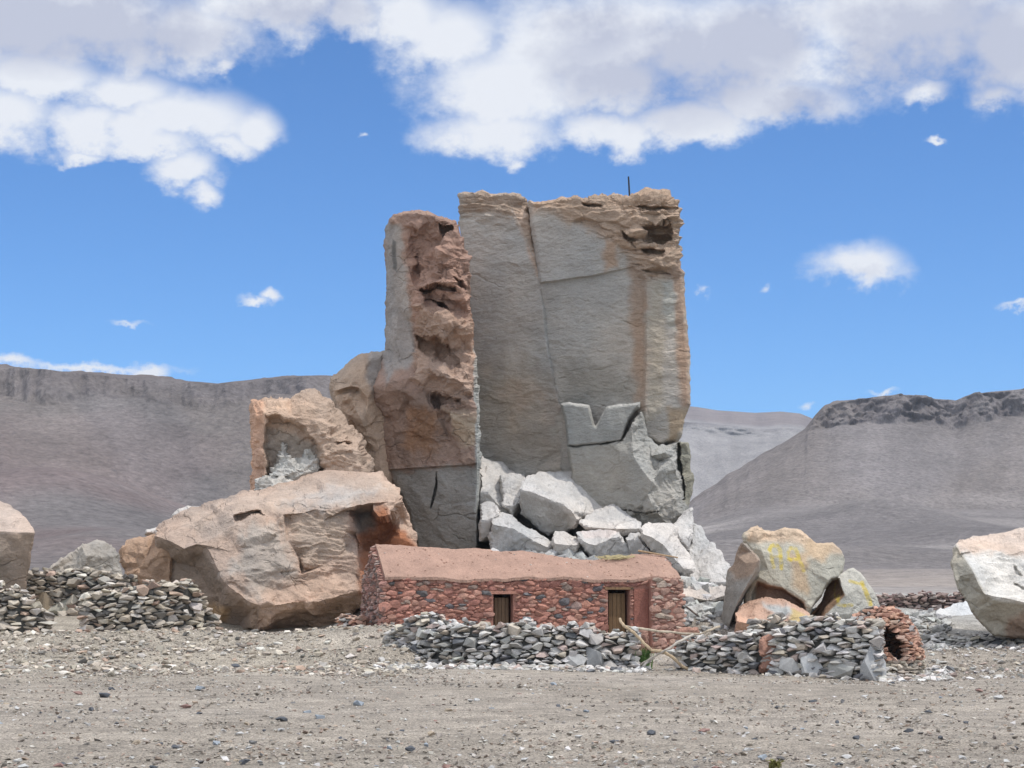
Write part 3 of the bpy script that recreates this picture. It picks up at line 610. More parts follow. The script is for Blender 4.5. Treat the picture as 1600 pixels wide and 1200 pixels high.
# ------------------------------------------------------------------ the pillar left of it
sculpt('rock_pillar', [(602, 357, .9), (608, 345, .6), (615, 335, .5), (626, 330, .2), (650, 327, .2), (665, 330, .2), (680, 335, .2), (697, 340, .2), (712, 346, .3), (720, 357, .5), (726, 380, .5), (732, 400, .5), (734, 435, .5), (737, 497, .5), (740, 525, .5), (744, 557, .6), (746, 600, .8), (750, 660, .8), (751, 720, .8), (749, 857, .8), (749, 985, .8), (655, 985, .3), (652, 860, .2), (640, 812, .2), (627, 776, .2), (600, 740, .2), (585, 703, .4), (577, 672, .4), (571, 640, .6), (571, 622, .6), (573, 607, .4), (581, 598, .2), (591, 585, .3), (597, 565, .7), (600, 547, .9), (602, 510, .9), (604, 435, .9), (601, 382, .9)],
       ctrl=[(620, 380, .45), (618, 430, .4), (622, 480, .3), (618, 530, .1), (606, 575, -.1), (628, 560, -.2),
             (660, 370, .3), (652, 410, .45), (650, 432, .45), (672, 400, .3), (690, 352, -.1), (706, 365, .15), (700, 390, -.25), (685, 372, .1), (715, 400, .1), (684, 402, -.4), (665, 445, -.45), (690, 438, -.5), (716, 440, -.3), (672, 462, .25), (705, 470, .2), (700, 455, -.4), (725, 465, -.1),
             (660, 482, -.45), (700, 500, -.6), (690, 520, -.75), (725, 512, -.35), (655, 533, .2), (690, 545, .55), (712, 550, .4), (672, 575, -.65), (650, 568, -.4), (640, 590, -.75), (700, 585, -.95), (722, 598, -.8), (690, 620, -.35), (716, 612, -.55), (705, 650, -.6), (735, 640, -.3), (690, 642, -.2), (735, 570, -.1),
             (600, 612, -.75), (640, 625, -.35), (620, 660, -.05), (650, 690, -.05), (700, 690, -.15), (730, 700, -.2), (610, 722, .05), (670, 722, -.2), (735, 716, -.25),
             (660, 780, -.15), (725, 780, -.3), (640, 760, .0), (700, 850, -.25), (735, 850, -.3), (670, 850, 0), (680, 900, 0)],
       creases=[[(627, 352, .3), (632, 380, .3), (636, 412, .2), (645, 445, -.1), (652, 452, -.3)], [(583, 603, -.2), (604, 598, -.85), (625, 610, -.85), (650, 625, -.6), (680, 640, -.5)], [(609, 733, -.1), (640, 731, -.25), (683, 728, -.3), (720, 726, -.3), (744, 722, -.2)], [(610, 736, .06), (640, 734, -.1), (683, 731, -.15), (720, 729, -.12), (744, 725, -.05)],
                [(741, 560, .1), (742, 620, -.1), (745, 680, -.2), (745, 760, -.25), (744, 880, -.25)]],
       D=68.0, T=4.2, plane=(-.0085, .0042, 690, 600), rim=(6, .35), amp=.07, cell=.8, squash=1.1, res=1.6,
       rough=[([(632, 340), (735, 345), (740, 640), (690, 660), (640, 600), (650, 480)], .20, 16), ([(571, 610), (680, 630), (744, 660), (744, 722), (600, 730)], .10, 20), ([(608, 735), (750, 727), (750, 900), (650, 900)], .05, 10), ([(602, 360), (625, 345), (640, 460), (645, 590), (602, 580)], .045, 10)],
       strata=[([(640, 430), (735, 345), (745, 640), (690, 655), (640, 600)], .15, .9, 14)],
       dents=[([(636, 350), (672, 345), (694, 355), (697, 393), (680, 402), (656, 437), (641, 430)], .30, 18, 16), ([(678, 347), (710, 351), (711, 362), (694, 372)], .6, 4), ([(656, 455), (670, 445), (688, 441), (712, 446), (714, 456), (697, 456), (685, 452), (668, 458)], .6, 3), ([(660, 463), (688, 470), (706, 484), (685, 478)], .5, 3), ([(680, 470), (700, 478), (708, 484), (690, 486)], .45, 4), ([(645, 520), (690, 530), (712, 545), (722, 580), (705, 592), (690, 565), (665, 560), (655, 545)], .5, 7), ([(674, 616), (700, 620), (720, 622), (718, 632), (700, 636), (686, 643), (677, 640)], .5, 4), ([(706, 430), (724, 438), (726, 455), (710, 446)], .4, 4), ([(682, 730), (684, 760), (676, 790), (671, 800), (673, 785), (680, 755)], .3, 1.5, 1)],
       paint=[([(600, 350), (628, 350), (636, 450), (648, 560), (600, 600)], (.33, .29, .26), 10, 10), ([(632, 335), (730, 345), (735, 500), (650, 500), (638, 440)], (.33, .21, .16), 14, 14), ([(612, 375), (619, 378), (621, 425), (614, 420)], (.15, .14, .13), 3, 5), ([(655, 480), (738, 500), (742, 560), (735, 640), (680, 620), (640, 590)], (.40, .275, .205), 14, 16), ([(572, 600), (680, 620), (742, 650), (744, 724), (605, 732), (578, 680)], (.27, .185, .14), 20, 24), ([(640, 640), (690, 650), (670, 720), (630, 700)], (.30, .17, .10), 18, 24), ([(700, 640), (744, 650), (744, 700), (715, 690)], (.46, .35, .25), 14, 14), ([(606, 735), (752, 727), (752, 900), (650, 900)], (.285, .265, .235), 12, 12), ([(740, 540), (756, 560), (756, 900), (743, 900), (743, 640)], (.43, .42, .385), 4, 2)],  # rock stains; paler lumps and darker lower body also carry sun and shade
       base=(.33, .22, .168), mat=M_rock, seed=12, mottled=.13, jag=1.2,
       label='leaning reddish-brown rock pillar with hollowed craggy upper part, left of the grey tower', cat='rock pillar')

sculpt('boulder', [(600, 548, 1.5), (588, 551, 1.3), (566, 553, 1.0), (545, 566, .9), (528, 582, .9), (517, 592, .8), (514, 605, .8), (520, 620, .8), (526, 640, .6), (540, 662, .4), (553, 680, .3), (565, 697, .3), (575, 705, .3), (592, 960, .3), (622, 960, .6), (620, 600, .6)],
       ctrl=[(570, 575, -.1), (550, 590, -.1), (580, 610, -.3), (545, 615, -.2), (550, 640, -.2), (562, 665, 0), (575, 640, -.2), (590, 690, .1)],
       creases=[[(520, 612, .1), (545, 603, -.3), (562, 606, -.35), (575, 622, -.3)], [(523, 620, .4), (547, 609, .1), (560, 613, 0), (572, 630, -.1)], [(556, 640, -.3), (566, 655, -.3), (574, 680, 0)]],
       D=69.0, T=3.0, rim=(12, .7), amp=.07, cell=.8, rough=[([(515, 590), (560, 600), (580, 690), (540, 680)], .15, 14)], paint=[([(575, 550), (600, 545), (606, 600), (585, 620), (572, 590)], (.36, .32, .285), 14, 8)], base=(.43, .315, .23), seed=14,
       label='rounded tan boulder leaning against the left flank of the rock pillar', cat='boulder')

sculpt('boulder', [(391, 625, .7), (397, 623, .9), (420, 621, .9), (453, 620, .9), (460, 613, .9), (477, 607, .9), (491, 607, .9), (505, 615, .9), (519, 625, .9), (523, 636, .8), (537, 653, .7), (551, 667, .7), (565, 681, .7), (572, 699, .7), (582, 727, .6), (583, 748, .5), (588, 960, .4), (396, 960, .2), (394, 765, .5), (392, 685, .7)],
       ctrl=[(400, 650, .1), (402, 700, .1), (405, 740, .1), (440, 632, -.1), (470, 640, -.35), (500, 660, -.55), (520, 680, -.5), (545, 700, -.4), (530, 712, -.5), (560, 725, -.3), (520, 735, -.3), (560, 740, -.4), (480, 625, .2), (510, 640, -.1)],
       creases=[[(412, 760, -.1), (411, 700, -.15), (412, 645, -.2), (430, 642, -.3), (455, 650, -.4), (475, 664, -.5), (495, 682, -.55), (508, 698, -.5)], [(503, 625, .1), (498, 640, -.2), (512, 655, -.4)], [(512, 715, -.55), (535, 712, -.5), (560, 700, -.3)]],
       D=66.0, T=3.0, plane=(.0, -.001, 480, 690), rim=(6, .5), amp=.10, cell=.9, squash=1.6, rough=[([(400, 690), (585, 640), (585, 790), (400, 790)], .15, 20)],
       strata=[([(385, 600), (590, 600), (590, 760), (505, 760), (505, 700), (470, 660), (414, 645), (385, 650)], .10, .6, 10)],
       dents=[([(413, 645), (432, 646), (455, 655), (476, 668), (492, 684), (506, 700), (510, 735), (490, 800), (414, 800)], .6, 7, 9), ([(523, 690), (552, 690), (548, 697), (526, 698)], .4, 4)],
       paint=[([(420, 670), (470, 680), (500, 700), (505, 740), (420, 760)], (.34, .285, .235), 14, 12), ([(391, 620), (412, 625), (414, 770), (391, 770)], (.47, .30, .21), 8, 6)], base=(.44, .325, .245), seed=16,
       label='tan boulder with an arched shadowy hollow, behind the largest boulder', cat='boulder')
for i, (ol, s, lb) in enumerate([([(418, 752), (421, 738), (430, 724), (435, 706), (440, 690), (445, 689), (449, 704), (457, 711), (464, 716), (470, 712), (475, 703), (484, 699), (493, 704), (500, 714), (504, 730), (505, 750), (470, 765)], 17, 'twisted pale grey rock spire standing inside the hollow of the tan boulder'),
                                 ([(398, 760), (403, 748), (412, 741), (425, 740), (440, 740), (452, 746), (462, 752), (460, 790), (398, 790)], 18, 'low whitish rock in front of the hollow boulder, above the largest boulder')]):
    sculpt('boulder', [(x, y, .3) for x, y in ol], ctrl=[(450, 720 + 40 * i, -.1), (470, 735 + 25 * i, -.2), (430, 745 + 15 * i, -.3)], D=65.6 - i * .6, T=1.0, rim=(6, .4), amp=.13, cell=.45, squash=1.4, res=1.4, strata=[([(390, 680), (510, 680), (510, 800), (390, 800)], .12, .35, 4)], base=PALE, mat=M_fresh, seed=s, label=lb)

# ------------------------------------------------------------------ the largest boulder
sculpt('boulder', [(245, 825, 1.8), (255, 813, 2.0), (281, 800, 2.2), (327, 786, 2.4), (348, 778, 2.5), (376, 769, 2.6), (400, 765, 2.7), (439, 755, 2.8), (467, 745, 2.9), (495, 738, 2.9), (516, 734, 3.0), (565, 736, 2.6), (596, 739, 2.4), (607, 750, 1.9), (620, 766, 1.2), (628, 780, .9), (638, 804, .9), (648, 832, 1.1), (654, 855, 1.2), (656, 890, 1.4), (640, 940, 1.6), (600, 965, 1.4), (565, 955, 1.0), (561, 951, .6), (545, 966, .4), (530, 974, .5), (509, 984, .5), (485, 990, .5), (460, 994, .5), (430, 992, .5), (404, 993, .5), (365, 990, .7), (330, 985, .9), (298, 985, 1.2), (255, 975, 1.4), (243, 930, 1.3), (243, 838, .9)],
       ctrl=[(300, 815, 1.3), (400, 785, 1.5), (500, 765, 1.6), (560, 760, 1.3), (350, 800, .7), (480, 790, .5), (262, 875, 1.3), (285, 880, 1.1), (305, 885, .8), (318, 905, .7), (335, 930, .6), (275, 930, 1.3), (365, 860, -.6), (380, 900, -1.0), (400, 870, -.7), (430, 890, -.9), (420, 840, -.4), (450, 845, -.35), (500, 850, -.35), (480, 880, -.5), (530, 870, -.3), (540, 830, -.25), (500, 815, -.2),
             (350, 955, .1), (380, 965, 0), (460, 965, -.1), (500, 960, -.2), (535, 945, -.1), (530, 905, -.35), (560, 900, 0), (610, 830, 1.5), (590, 860, 1.7), (572, 850, 1.4), (625, 840, .6), (610, 900, 1.3), (563, 820, .8)],
       creases=[[(245, 838, .5), (265, 845, .0), (288, 857, -.45), (306, 850, -.4), (322, 852, -.5), (345, 825, .0), (366, 801, .1), (395, 803, .1), (421, 812, .0), (446, 805, -.2), (490, 799, -.1), (544, 793, -.35), (582, 785, -.4), (612, 782, .1), (627, 781, .3)],
                [(322, 854, -.4), (335, 880, -.8), (355, 915, -1.15), (380, 935, -1.3), (404, 946, -1.35), (418, 940, -1.35)],
                [(401, 975, -.9), (404, 955, -1.15), (430, 946, -1.2), (470, 942, -1.1), (500, 938, -.95), (530, 930, -.75), (561, 922, -.2)], [(430, 925, -.75), (470, 912, -.6), (510, 898, -.4), (550, 893, -.1)],
                [(446, 808, .0), (450, 845, -.1), (466, 868, -.15), (472, 895, -.25), (495, 888, -.2)], [(442, 808, -.35), (446, 847, -.5), (461, 872, -.5), (470, 899, -.6), (496, 892, -.5)],
                [(583, 788, -.25), (584, 798, -.35), (592, 808, -.35), (615, 802, -.05)], [(622, 806, .9), (600, 814, 1.1), (588, 812, 1.1), (580, 800, .9), (560, 803, .8)], [(545, 797, 0), (556, 830, .1), (560, 870, -.05), (562, 900, -.1)], [(556, 838, .45), (562, 868, .35)]],
       D=61.5, T=4.5, res=1.9, rim=(5, .25), amp=.10, cell=1.1, squash=1.4,
       rough=[([(325, 845), (365, 800), (440, 808), (470, 900), (560, 890), (560, 940), (400, 990), (350, 900)], .14, 16), ([(440, 800), (590, 785), (560, 890), (470, 900)], .11, 12), ([(585, 785), (628, 780), (650, 850), (620, 830), (600, 812)], .16, 8)],
       strata=[([(440, 800), (560, 785), (550, 890), (470, 905)], .10, .35, 16), ([(400, 940), (565, 910), (565, 990), (400, 990)], .12, .5, 14)],
       dents=[([(364, 803), (385, 797), (405, 799), (420, 808), (400, 810), (378, 812), (368, 818)], .7, 5)],
       paint=[([(548, 800), (590, 790), (620, 815), (652, 850), (650, 920), (560, 930), (565, 870)], (.34, .15, .08), 18, 12), ([(548, 795), (585, 790), (585, 825), (555, 840)], (.20, .17, .145), 16, 10), ([(380, 830), (440, 820), (460, 900), (400, 930), (360, 890)], (.39, .335, .285), 30, 30), ([(445, 808), (540, 800), (540, 860), (475, 890)], (.41, .32, .25), 20, 18), ([(245, 840), (290, 858), (320, 860), (350, 920), (404, 950), (404, 990), (330, 975), (245, 925)], (.31, .235, .18), 8, 6), ([(270, 805), (380, 770), (560, 740), (610, 750), (620, 778), (440, 800), (330, 840)], (.45, .35, .28), 20, 24), ([(430, 780), (560, 755), (600, 765), (500, 790)], (.47, .41, .36), 20, 26), ([(410, 975), (560, 930), (560, 1000), (410, 1000)], (.25, .18, .13), 12, 8), ([(330, 940), (360, 950), (340, 985), (310, 960)], (.38, .25, .14), 14, 10)],  # tan and rust patches; left facet and undercuts painted darker as shade
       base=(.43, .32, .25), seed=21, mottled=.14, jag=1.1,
       label='huge tan and grey boulder with sloping sunlit top, left of the stone hut', cat='boulder')
sculpt('boulder', ridge_d([(187, 856), (200, 848), (215, 843), (232, 838), (250, 832), (270, 840), (270, 985), (220, 985), (205, 925), (196, 895), (188, 878)], [(180, 858), (214, 852), (250, 842), (280, 840)], .8, 0, .7, 10, 70),
       ctrl=[(230, 880, .1), (215, 880, .3)], D=62.3, T=2.5, rim=(4, .2), amp=.10, cell=.7, base=(.42, .28, .19), seed=22, label='brown boulder tucked against the left end of the largest boulder')
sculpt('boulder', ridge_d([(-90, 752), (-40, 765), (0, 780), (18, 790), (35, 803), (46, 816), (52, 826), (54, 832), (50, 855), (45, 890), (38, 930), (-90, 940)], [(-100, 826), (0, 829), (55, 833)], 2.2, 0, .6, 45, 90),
       ctrl=[(0, 870, 0), (-40, 870, 0)], creases=[[(-85, 826, 0), (-30, 829, 0), (0, 830, 0), (30, 832, 0), (50, 833, 0)]], D=61, T=4, rim=(3, .15), amp=.05, cell=1.0, paint=[([(-90, 834), (60, 834), (60, 950), (-90, 950)], (.31, .24, .185), 4, 3)], base=(.47, .375, .31), seed=23,  # front below the ridge painted darker to deepen its shade
       label='large block-shaped boulder cut by the left edge, flat shaded front', cat='boulder')
sculpt('boulder', ridge_d([(70, 896), (78, 886), (95, 873), (112, 862), (128, 853), (140, 848), (152, 843), (168, 848), (180, 857), (187, 870), (192, 905), (70, 905)], [(60, 880), (200, 880)], .8, 0, .1, 35, 40), ctrl=[(140, 870, -.1), (120, 880, 0)], creases=[[(128, 855, .2), (134, 868, -.1), (136, 890, -.1)]], D=76, T=2.5, rim=(5, .4), amp=.12, cell=.8, base=(.36, .325, .28), seed=24,
       label='low grey-green boulder behind the far left dry stone wall')
for i, (ol, dd, lb) in enumerate([([(225, 835), (228, 828), (245, 824), (258, 832), (256, 840)], 64, 'small white rock peeping out above the brown boulder at far left'), ([(268, 806), (280, 795), (292, 791), (325, 792), (330, 800), (300, 812)], 66, 'flat white rock slab lying behind the crest of the largest boulder')]):
    sculpt('boulder', [(x, y, .2) for x, y in ol], D=dd, T=1.2, rim=(4, .3), amp=.06, cell=.5, base=WHITE, mat=M_fresh, seed=25 + i, label=lb)

# ------------------------------------------------------------------ pale rockfall behind the hut
def cap(name, ol, rg, D, dt=1.0, dm=0, db=.6, hu=30, hd=40, label='', seed=1, base=WHITE, mat=None, amp=.085, T=2.0, ctrl=(), cr=True, **k):
    o = ridge_d(ol, rg, dt, dm, db, hu, hd)
    poly = [tuple(p) for p in ol]
    rg2 = []
    for i in range(len(rg) - 1): rg2 += densify((*rg[i], 0), (*rg[i + 1], 0), 6)
    rg2.append((*rg[-1], 0)); a = np.array(rg2); s = sdist(a[:, 0], a[:, 1], poly); rg2 = [(x, y, dm) for (x, y, _), t in zip(rg2, s) if t > 2.5]
    return sculpt(name, o, ctrl=ctrl, creases=[rg2] if len(rg2) > 1 else [], D=D, T=T, amp=amp, base=base, mat=mat or M_fresh, seed=seed, rim=k.pop('rim', (3, .12)), cell=k.pop('cell', .7), res=k.pop('res', 2.4), mottled=k.pop('mottled', .10), label=label, cat='boulder', **k)
cap('boulder', [(812, 764), (816, 752), (824, 744), (840, 738), (870, 738), (900, 738), (912, 733), (920, 731), (928, 733), (945, 746), (952, 763), (963, 780), (950, 793), (930, 803), (911, 810), (900, 823), (885, 831), (858, 833), (835, 823), (814, 802)],
    [(811, 765), (830, 768), (850, 776), (866, 784), (880, 787), (892, 798), (902, 812), (906, 820)], 67.6, 1.9, -.2, .5, 45, 45, 'largest white boulder of the rockfall, blunt shaded face toward the hut', 31, T=2.5, paint=[([(812, 766), (866, 786), (900, 815), (880, 835), (812, 810)], (.36, .335, .30), 6, 5)])  # the blunt face's shade is painted into its colour
cap('boulder', [(748, 712), (760, 715), (776, 720), (790, 728), (806, 737), (818, 742), (820, 790), (800, 812), (775, 800), (748, 795)], [(745, 768), (762, 770), (780, 790), (800, 805)], 68.6, 2.2, 0, .4, 45, 30, 'long white slab sloping down beside the foot of the rock pillar', 32, amp=.10)
cap('boulder', [(749, 787), (760, 785), (770, 785), (782, 796), (781, 806), (770, 814), (768, 840), (749, 845)], [(745, 812), (768, 813), (781, 800)], 67.2, .9, 0, .3, 25, 30, 'small pale block wedged at the foot of the rock pillar', 33)
cap('boulder', [(768, 815), (773, 806), (785, 803), (800, 806), (816, 818), (830, 828), (848, 838), (862, 846), (862, 866), (820, 872), (770, 870), (764, 840)], [(764, 818), (800, 825), (835, 846), (864, 858)], 66.6, 1.1, 0, .5, 22, 30, 'pale wedge-shaped boulder just above the left half of the hut roof', 34)
cap('boulder', [(862, 840), (868, 831), (882, 830), (900, 838), (909, 846), (904, 860), (898, 872), (864, 870)], [(860, 848), (885, 852), (909, 850)], 65.6, .9, 0, .3, 16, 22, 'small white block in the middle of the rockfall above the roof', 35)
cap('boulder', [(903, 834), (910, 829), (930, 828), (950, 829), (967, 830), (976, 845), (990, 864), (985, 880), (950, 882), (920, 872), (908, 850)], [(900, 842), (930, 852), (955, 842), (968, 838)], 65.4, 1.0, 0, .5, 18, 40, 'pinkish white boulder above the sagging middle of the roof', 36, paint=[([(905, 828), (968, 828), (950, 842), (912, 840)], (.60, .52, .47), 6, 5)])
cap('boulder', [(905, 818), (915, 806), (935, 798), (955, 790), (972, 795), (985, 806), (1000, 818), (1003, 828), (990, 838), (965, 842), (930, 838)], [(900, 822), (950, 826), (1004, 826)], 66.6, 1.4, 0, .5, 30, 16, 'broad low white boulder right of the largest rockfall boulder', 37, amp=.09)
cap('boulder', [(977, 842), (986, 833), (999, 834), (1010, 846), (1018, 862), (1012, 880), (988, 875)], [(975, 846), (995, 842), (1016, 862)], 65.4, .7, 0, .3, 14, 30, 'small pale grey block between two larger boulders above the roof', 38)
cap('boulder', [(1000, 826), (1008, 818), (1022, 815), (1040, 816), (1058, 822), (1066, 838), (1072, 860), (1084, 880), (1083, 894), (1070, 902), (1052, 892), (1030, 872), (1012, 854), (1002, 840)], [(998, 832), (1020, 840), (1036, 850), (1058, 878), (1070, 890), (1084, 894)], 64.6, 1.4, -.1, .5, 40, 30, 'tall white boulder with shaded lower side, above the right end of the roof', 39, T=2.2)
cap('boulder', [(1050, 822), (1060, 808), (1070, 797), (1082, 792), (1084, 812), (1082, 832), (1074, 858), (1064, 845), (1056, 832)], [(1048, 850), (1075, 850)], 65.6, .9, -.1, .2, 50, 20, 'upright pale block leaning beside the right foot of the tower', 40)
cap('boulder', [(1084, 818), (1092, 822), (1102, 838), (1113, 850), (1128, 866), (1142, 884), (1146, 900), (1142, 925), (1090, 935), (1066, 925), (1064, 905), (1080, 892), (1076, 860)], [(1060, 910), (1150, 910)], 66.0, 2.4, 0, .2, 90, 30, 'steep white rubble-covered rock at the right end of the rockfall', 41, amp=.12, cell=.6, T=3)
cap('boulder', [(966, 794), (985, 792), (1008, 797), (1030, 799), (1036, 812), (1034, 822), (1010, 820), (990, 815), (970, 806)], [(960, 800), (1040, 804)], 68.2, .5, 0, .2, 10, 25, 'dark cracked grey rock under the foot of the tower', 42, base=(.33, .32, .30), amp=.14, cell=.4)
cap('boulder', [(780, 742), (800, 738), (818, 741), (822, 760), (812, 790), (800, 808), (785, 790)], [(775, 790), (825, 790)], 68.0, 1.2, 0, .3, 50, 30, 'white rock between the long slab and the largest rockfall boulder', 43, amp=.14)
cap('boulder', [(1066, 918), (1090, 915), (1120, 916), (1140, 920), (1142, 935), (1120, 940), (1100, 952), (1075, 945), (1062, 935)], [(1060, 930), (1110, 938), (1145, 926)], 62.5, 1.2, 0, .4, 16, 20, 'flat pale tan rock slab between the hut and the yellow-painted boulder', 44, base=(.55, .475, .41), amp=.08)

# ------------------------------------------------------------------ painted boulder group on the right
YEL = (.58, .44, .06)
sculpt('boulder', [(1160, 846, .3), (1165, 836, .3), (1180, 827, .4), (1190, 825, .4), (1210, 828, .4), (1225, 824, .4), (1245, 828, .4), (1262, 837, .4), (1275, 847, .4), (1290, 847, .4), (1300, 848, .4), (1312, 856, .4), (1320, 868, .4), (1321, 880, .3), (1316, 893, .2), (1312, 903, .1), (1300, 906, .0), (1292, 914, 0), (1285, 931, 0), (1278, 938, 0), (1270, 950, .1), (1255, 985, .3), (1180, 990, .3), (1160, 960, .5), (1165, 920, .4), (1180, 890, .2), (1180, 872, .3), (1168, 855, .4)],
       ctrl=[(1190, 860, 0), (1220, 870, -.02), (1250, 880, -.04), (1280, 870, 0), (1280, 900, -.06), (1230, 900, -.06), (1200, 890, -.04)],
       creases=[[(1186, 902, -.06), (1201, 911, -.08), (1222, 914, -.1), (1241, 925, -.1), (1258, 938, -.1), (1268, 949, -.05)]],
       dents=[([(1183, 907), (1200, 914), (1222, 918), (1242, 930), (1258, 943), (1264, 985), (1180, 990), (1172, 930)], .6, 5, 1)],
       D=60, T=1.8, res=1.5, plane=(-.001, -.0022, 1240, 890), rim=(4, .22), amp=.04, cell=.8, rough=[([(1160, 820), (1325, 820), (1325, 845), (1165, 842)], .12, 10)],
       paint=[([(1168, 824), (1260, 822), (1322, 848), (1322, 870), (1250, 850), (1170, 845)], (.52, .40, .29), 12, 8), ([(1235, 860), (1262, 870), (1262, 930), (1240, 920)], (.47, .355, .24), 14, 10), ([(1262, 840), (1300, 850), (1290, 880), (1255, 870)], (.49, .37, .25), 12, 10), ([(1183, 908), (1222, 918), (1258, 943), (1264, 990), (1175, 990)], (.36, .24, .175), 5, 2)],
       strokes=[([(1202, 858), (1206, 852), (1214, 852), (1219, 860), (1220, 874), (1221, 888)], YEL, 3.6, 0.72), ([(1203, 858), (1206, 872), (1209, 886)], YEL, 3.3, 0.60), ([(1205, 870), (1219, 869)], YEL, 3.0, 0.56),
                ([(1231, 864), (1235, 856), (1243, 857), (1247, 868), (1251, 880), (1256, 892)], YEL, 3.3, 0.68), ([(1231, 864), (1232, 874), (1236, 876)], YEL, 3.0, 0.64), ([(1234, 874), (1248, 874)], YEL, 3.3, 0.72)],
       base=(.43, .405, .335), mat=M_fresh, seed=51, mottled=.06, jag=.8, label='tall cream slab-faced boulder with two faded yellow painted letters', cat='boulder')
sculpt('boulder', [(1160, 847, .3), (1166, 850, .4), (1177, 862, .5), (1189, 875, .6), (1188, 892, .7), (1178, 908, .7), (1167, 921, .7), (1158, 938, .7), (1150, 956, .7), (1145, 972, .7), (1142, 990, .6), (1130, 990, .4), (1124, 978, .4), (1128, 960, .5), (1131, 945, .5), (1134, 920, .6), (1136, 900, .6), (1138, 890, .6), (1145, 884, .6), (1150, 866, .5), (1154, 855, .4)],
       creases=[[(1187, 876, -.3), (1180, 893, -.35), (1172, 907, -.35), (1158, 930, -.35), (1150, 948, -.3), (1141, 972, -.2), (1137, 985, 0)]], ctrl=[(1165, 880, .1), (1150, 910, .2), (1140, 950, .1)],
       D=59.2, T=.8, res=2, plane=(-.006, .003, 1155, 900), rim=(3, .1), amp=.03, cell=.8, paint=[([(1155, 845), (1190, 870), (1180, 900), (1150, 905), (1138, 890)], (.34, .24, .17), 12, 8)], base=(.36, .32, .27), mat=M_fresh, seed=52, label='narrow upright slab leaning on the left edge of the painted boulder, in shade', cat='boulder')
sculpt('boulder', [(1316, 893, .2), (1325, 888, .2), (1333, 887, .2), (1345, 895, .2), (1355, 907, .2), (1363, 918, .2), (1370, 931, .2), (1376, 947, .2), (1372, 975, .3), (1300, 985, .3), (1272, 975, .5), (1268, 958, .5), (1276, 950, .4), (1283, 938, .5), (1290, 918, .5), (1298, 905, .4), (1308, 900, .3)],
       ctrl=[(1340, 920, -.02), (1330, 950, -.04), (1310, 960, -.05), (1345, 960, -.02)], creases=[[(1311, 903, -.02), (1316, 918, -.05), (1321, 931, -.1), (1305, 938, -.1), (1294, 948, -.1), (1286, 966, -.1)]],
       dents=[([(1292, 912), (1306, 900), (1313, 904), (1320, 930), (1302, 938), (1290, 950), (1283, 966), (1268, 962), (1278, 948)], .7, 4, 1)],
       D=59.7, T=1.5, res=1.5, plane=(-.001, -.0022, 1330, 940), rim=(3, .12), amp=.03, cell=.8, base=(.47, .46, .41), mat=M_fresh, seed=53, mottled=.05, jag=.6, paint=[([(1290, 912), (1306, 900), (1321, 930), (1285, 966), (1268, 960)], (.25, .16, .10), 3, 1)],  # dark wedge: shade in the gap painted into the colour
       strokes=[([(1310, 931), (1309, 944), (1318, 946), (1331, 945)], YEL, 3.2, 0.72), ([(1328, 908), (1338, 911), (1350, 914)], YEL, 3.0, 0.64), ([(1347, 910), (1352, 924), (1358, 938), (1360, 945)], YEL, 4.2, 0.76), ([(1306, 912), (1303, 928), (1306, 936)], YEL, 2.0, 0.40)],
       label='lower cream slab painted with a yellow angular mark, right of the lettered boulder', cat='boulder')
cap('boulder', [(1148, 990), (1150, 958), (1162, 944), (1183, 936), (1210, 933), (1227, 936), (1247, 946), (1264, 955), (1272, 990)], [(1140, 968), (1170, 975), (1235, 970), (1275, 978)], 58.2, 1.4, 0, .5, 28, 30, 'pinkish low boulder lying under the painted boulder', 54, base=(.56, .36, .26), mat=M_rock, mottled=.1, paint=[([(1235, 950), (1262, 960), (1262, 985), (1235, 985)], (.58, .42, .2), 6, 6), ([(1190, 940), (1235, 946), (1238, 962), (1215, 962)], (.50, .48, .44), 8, 6)])
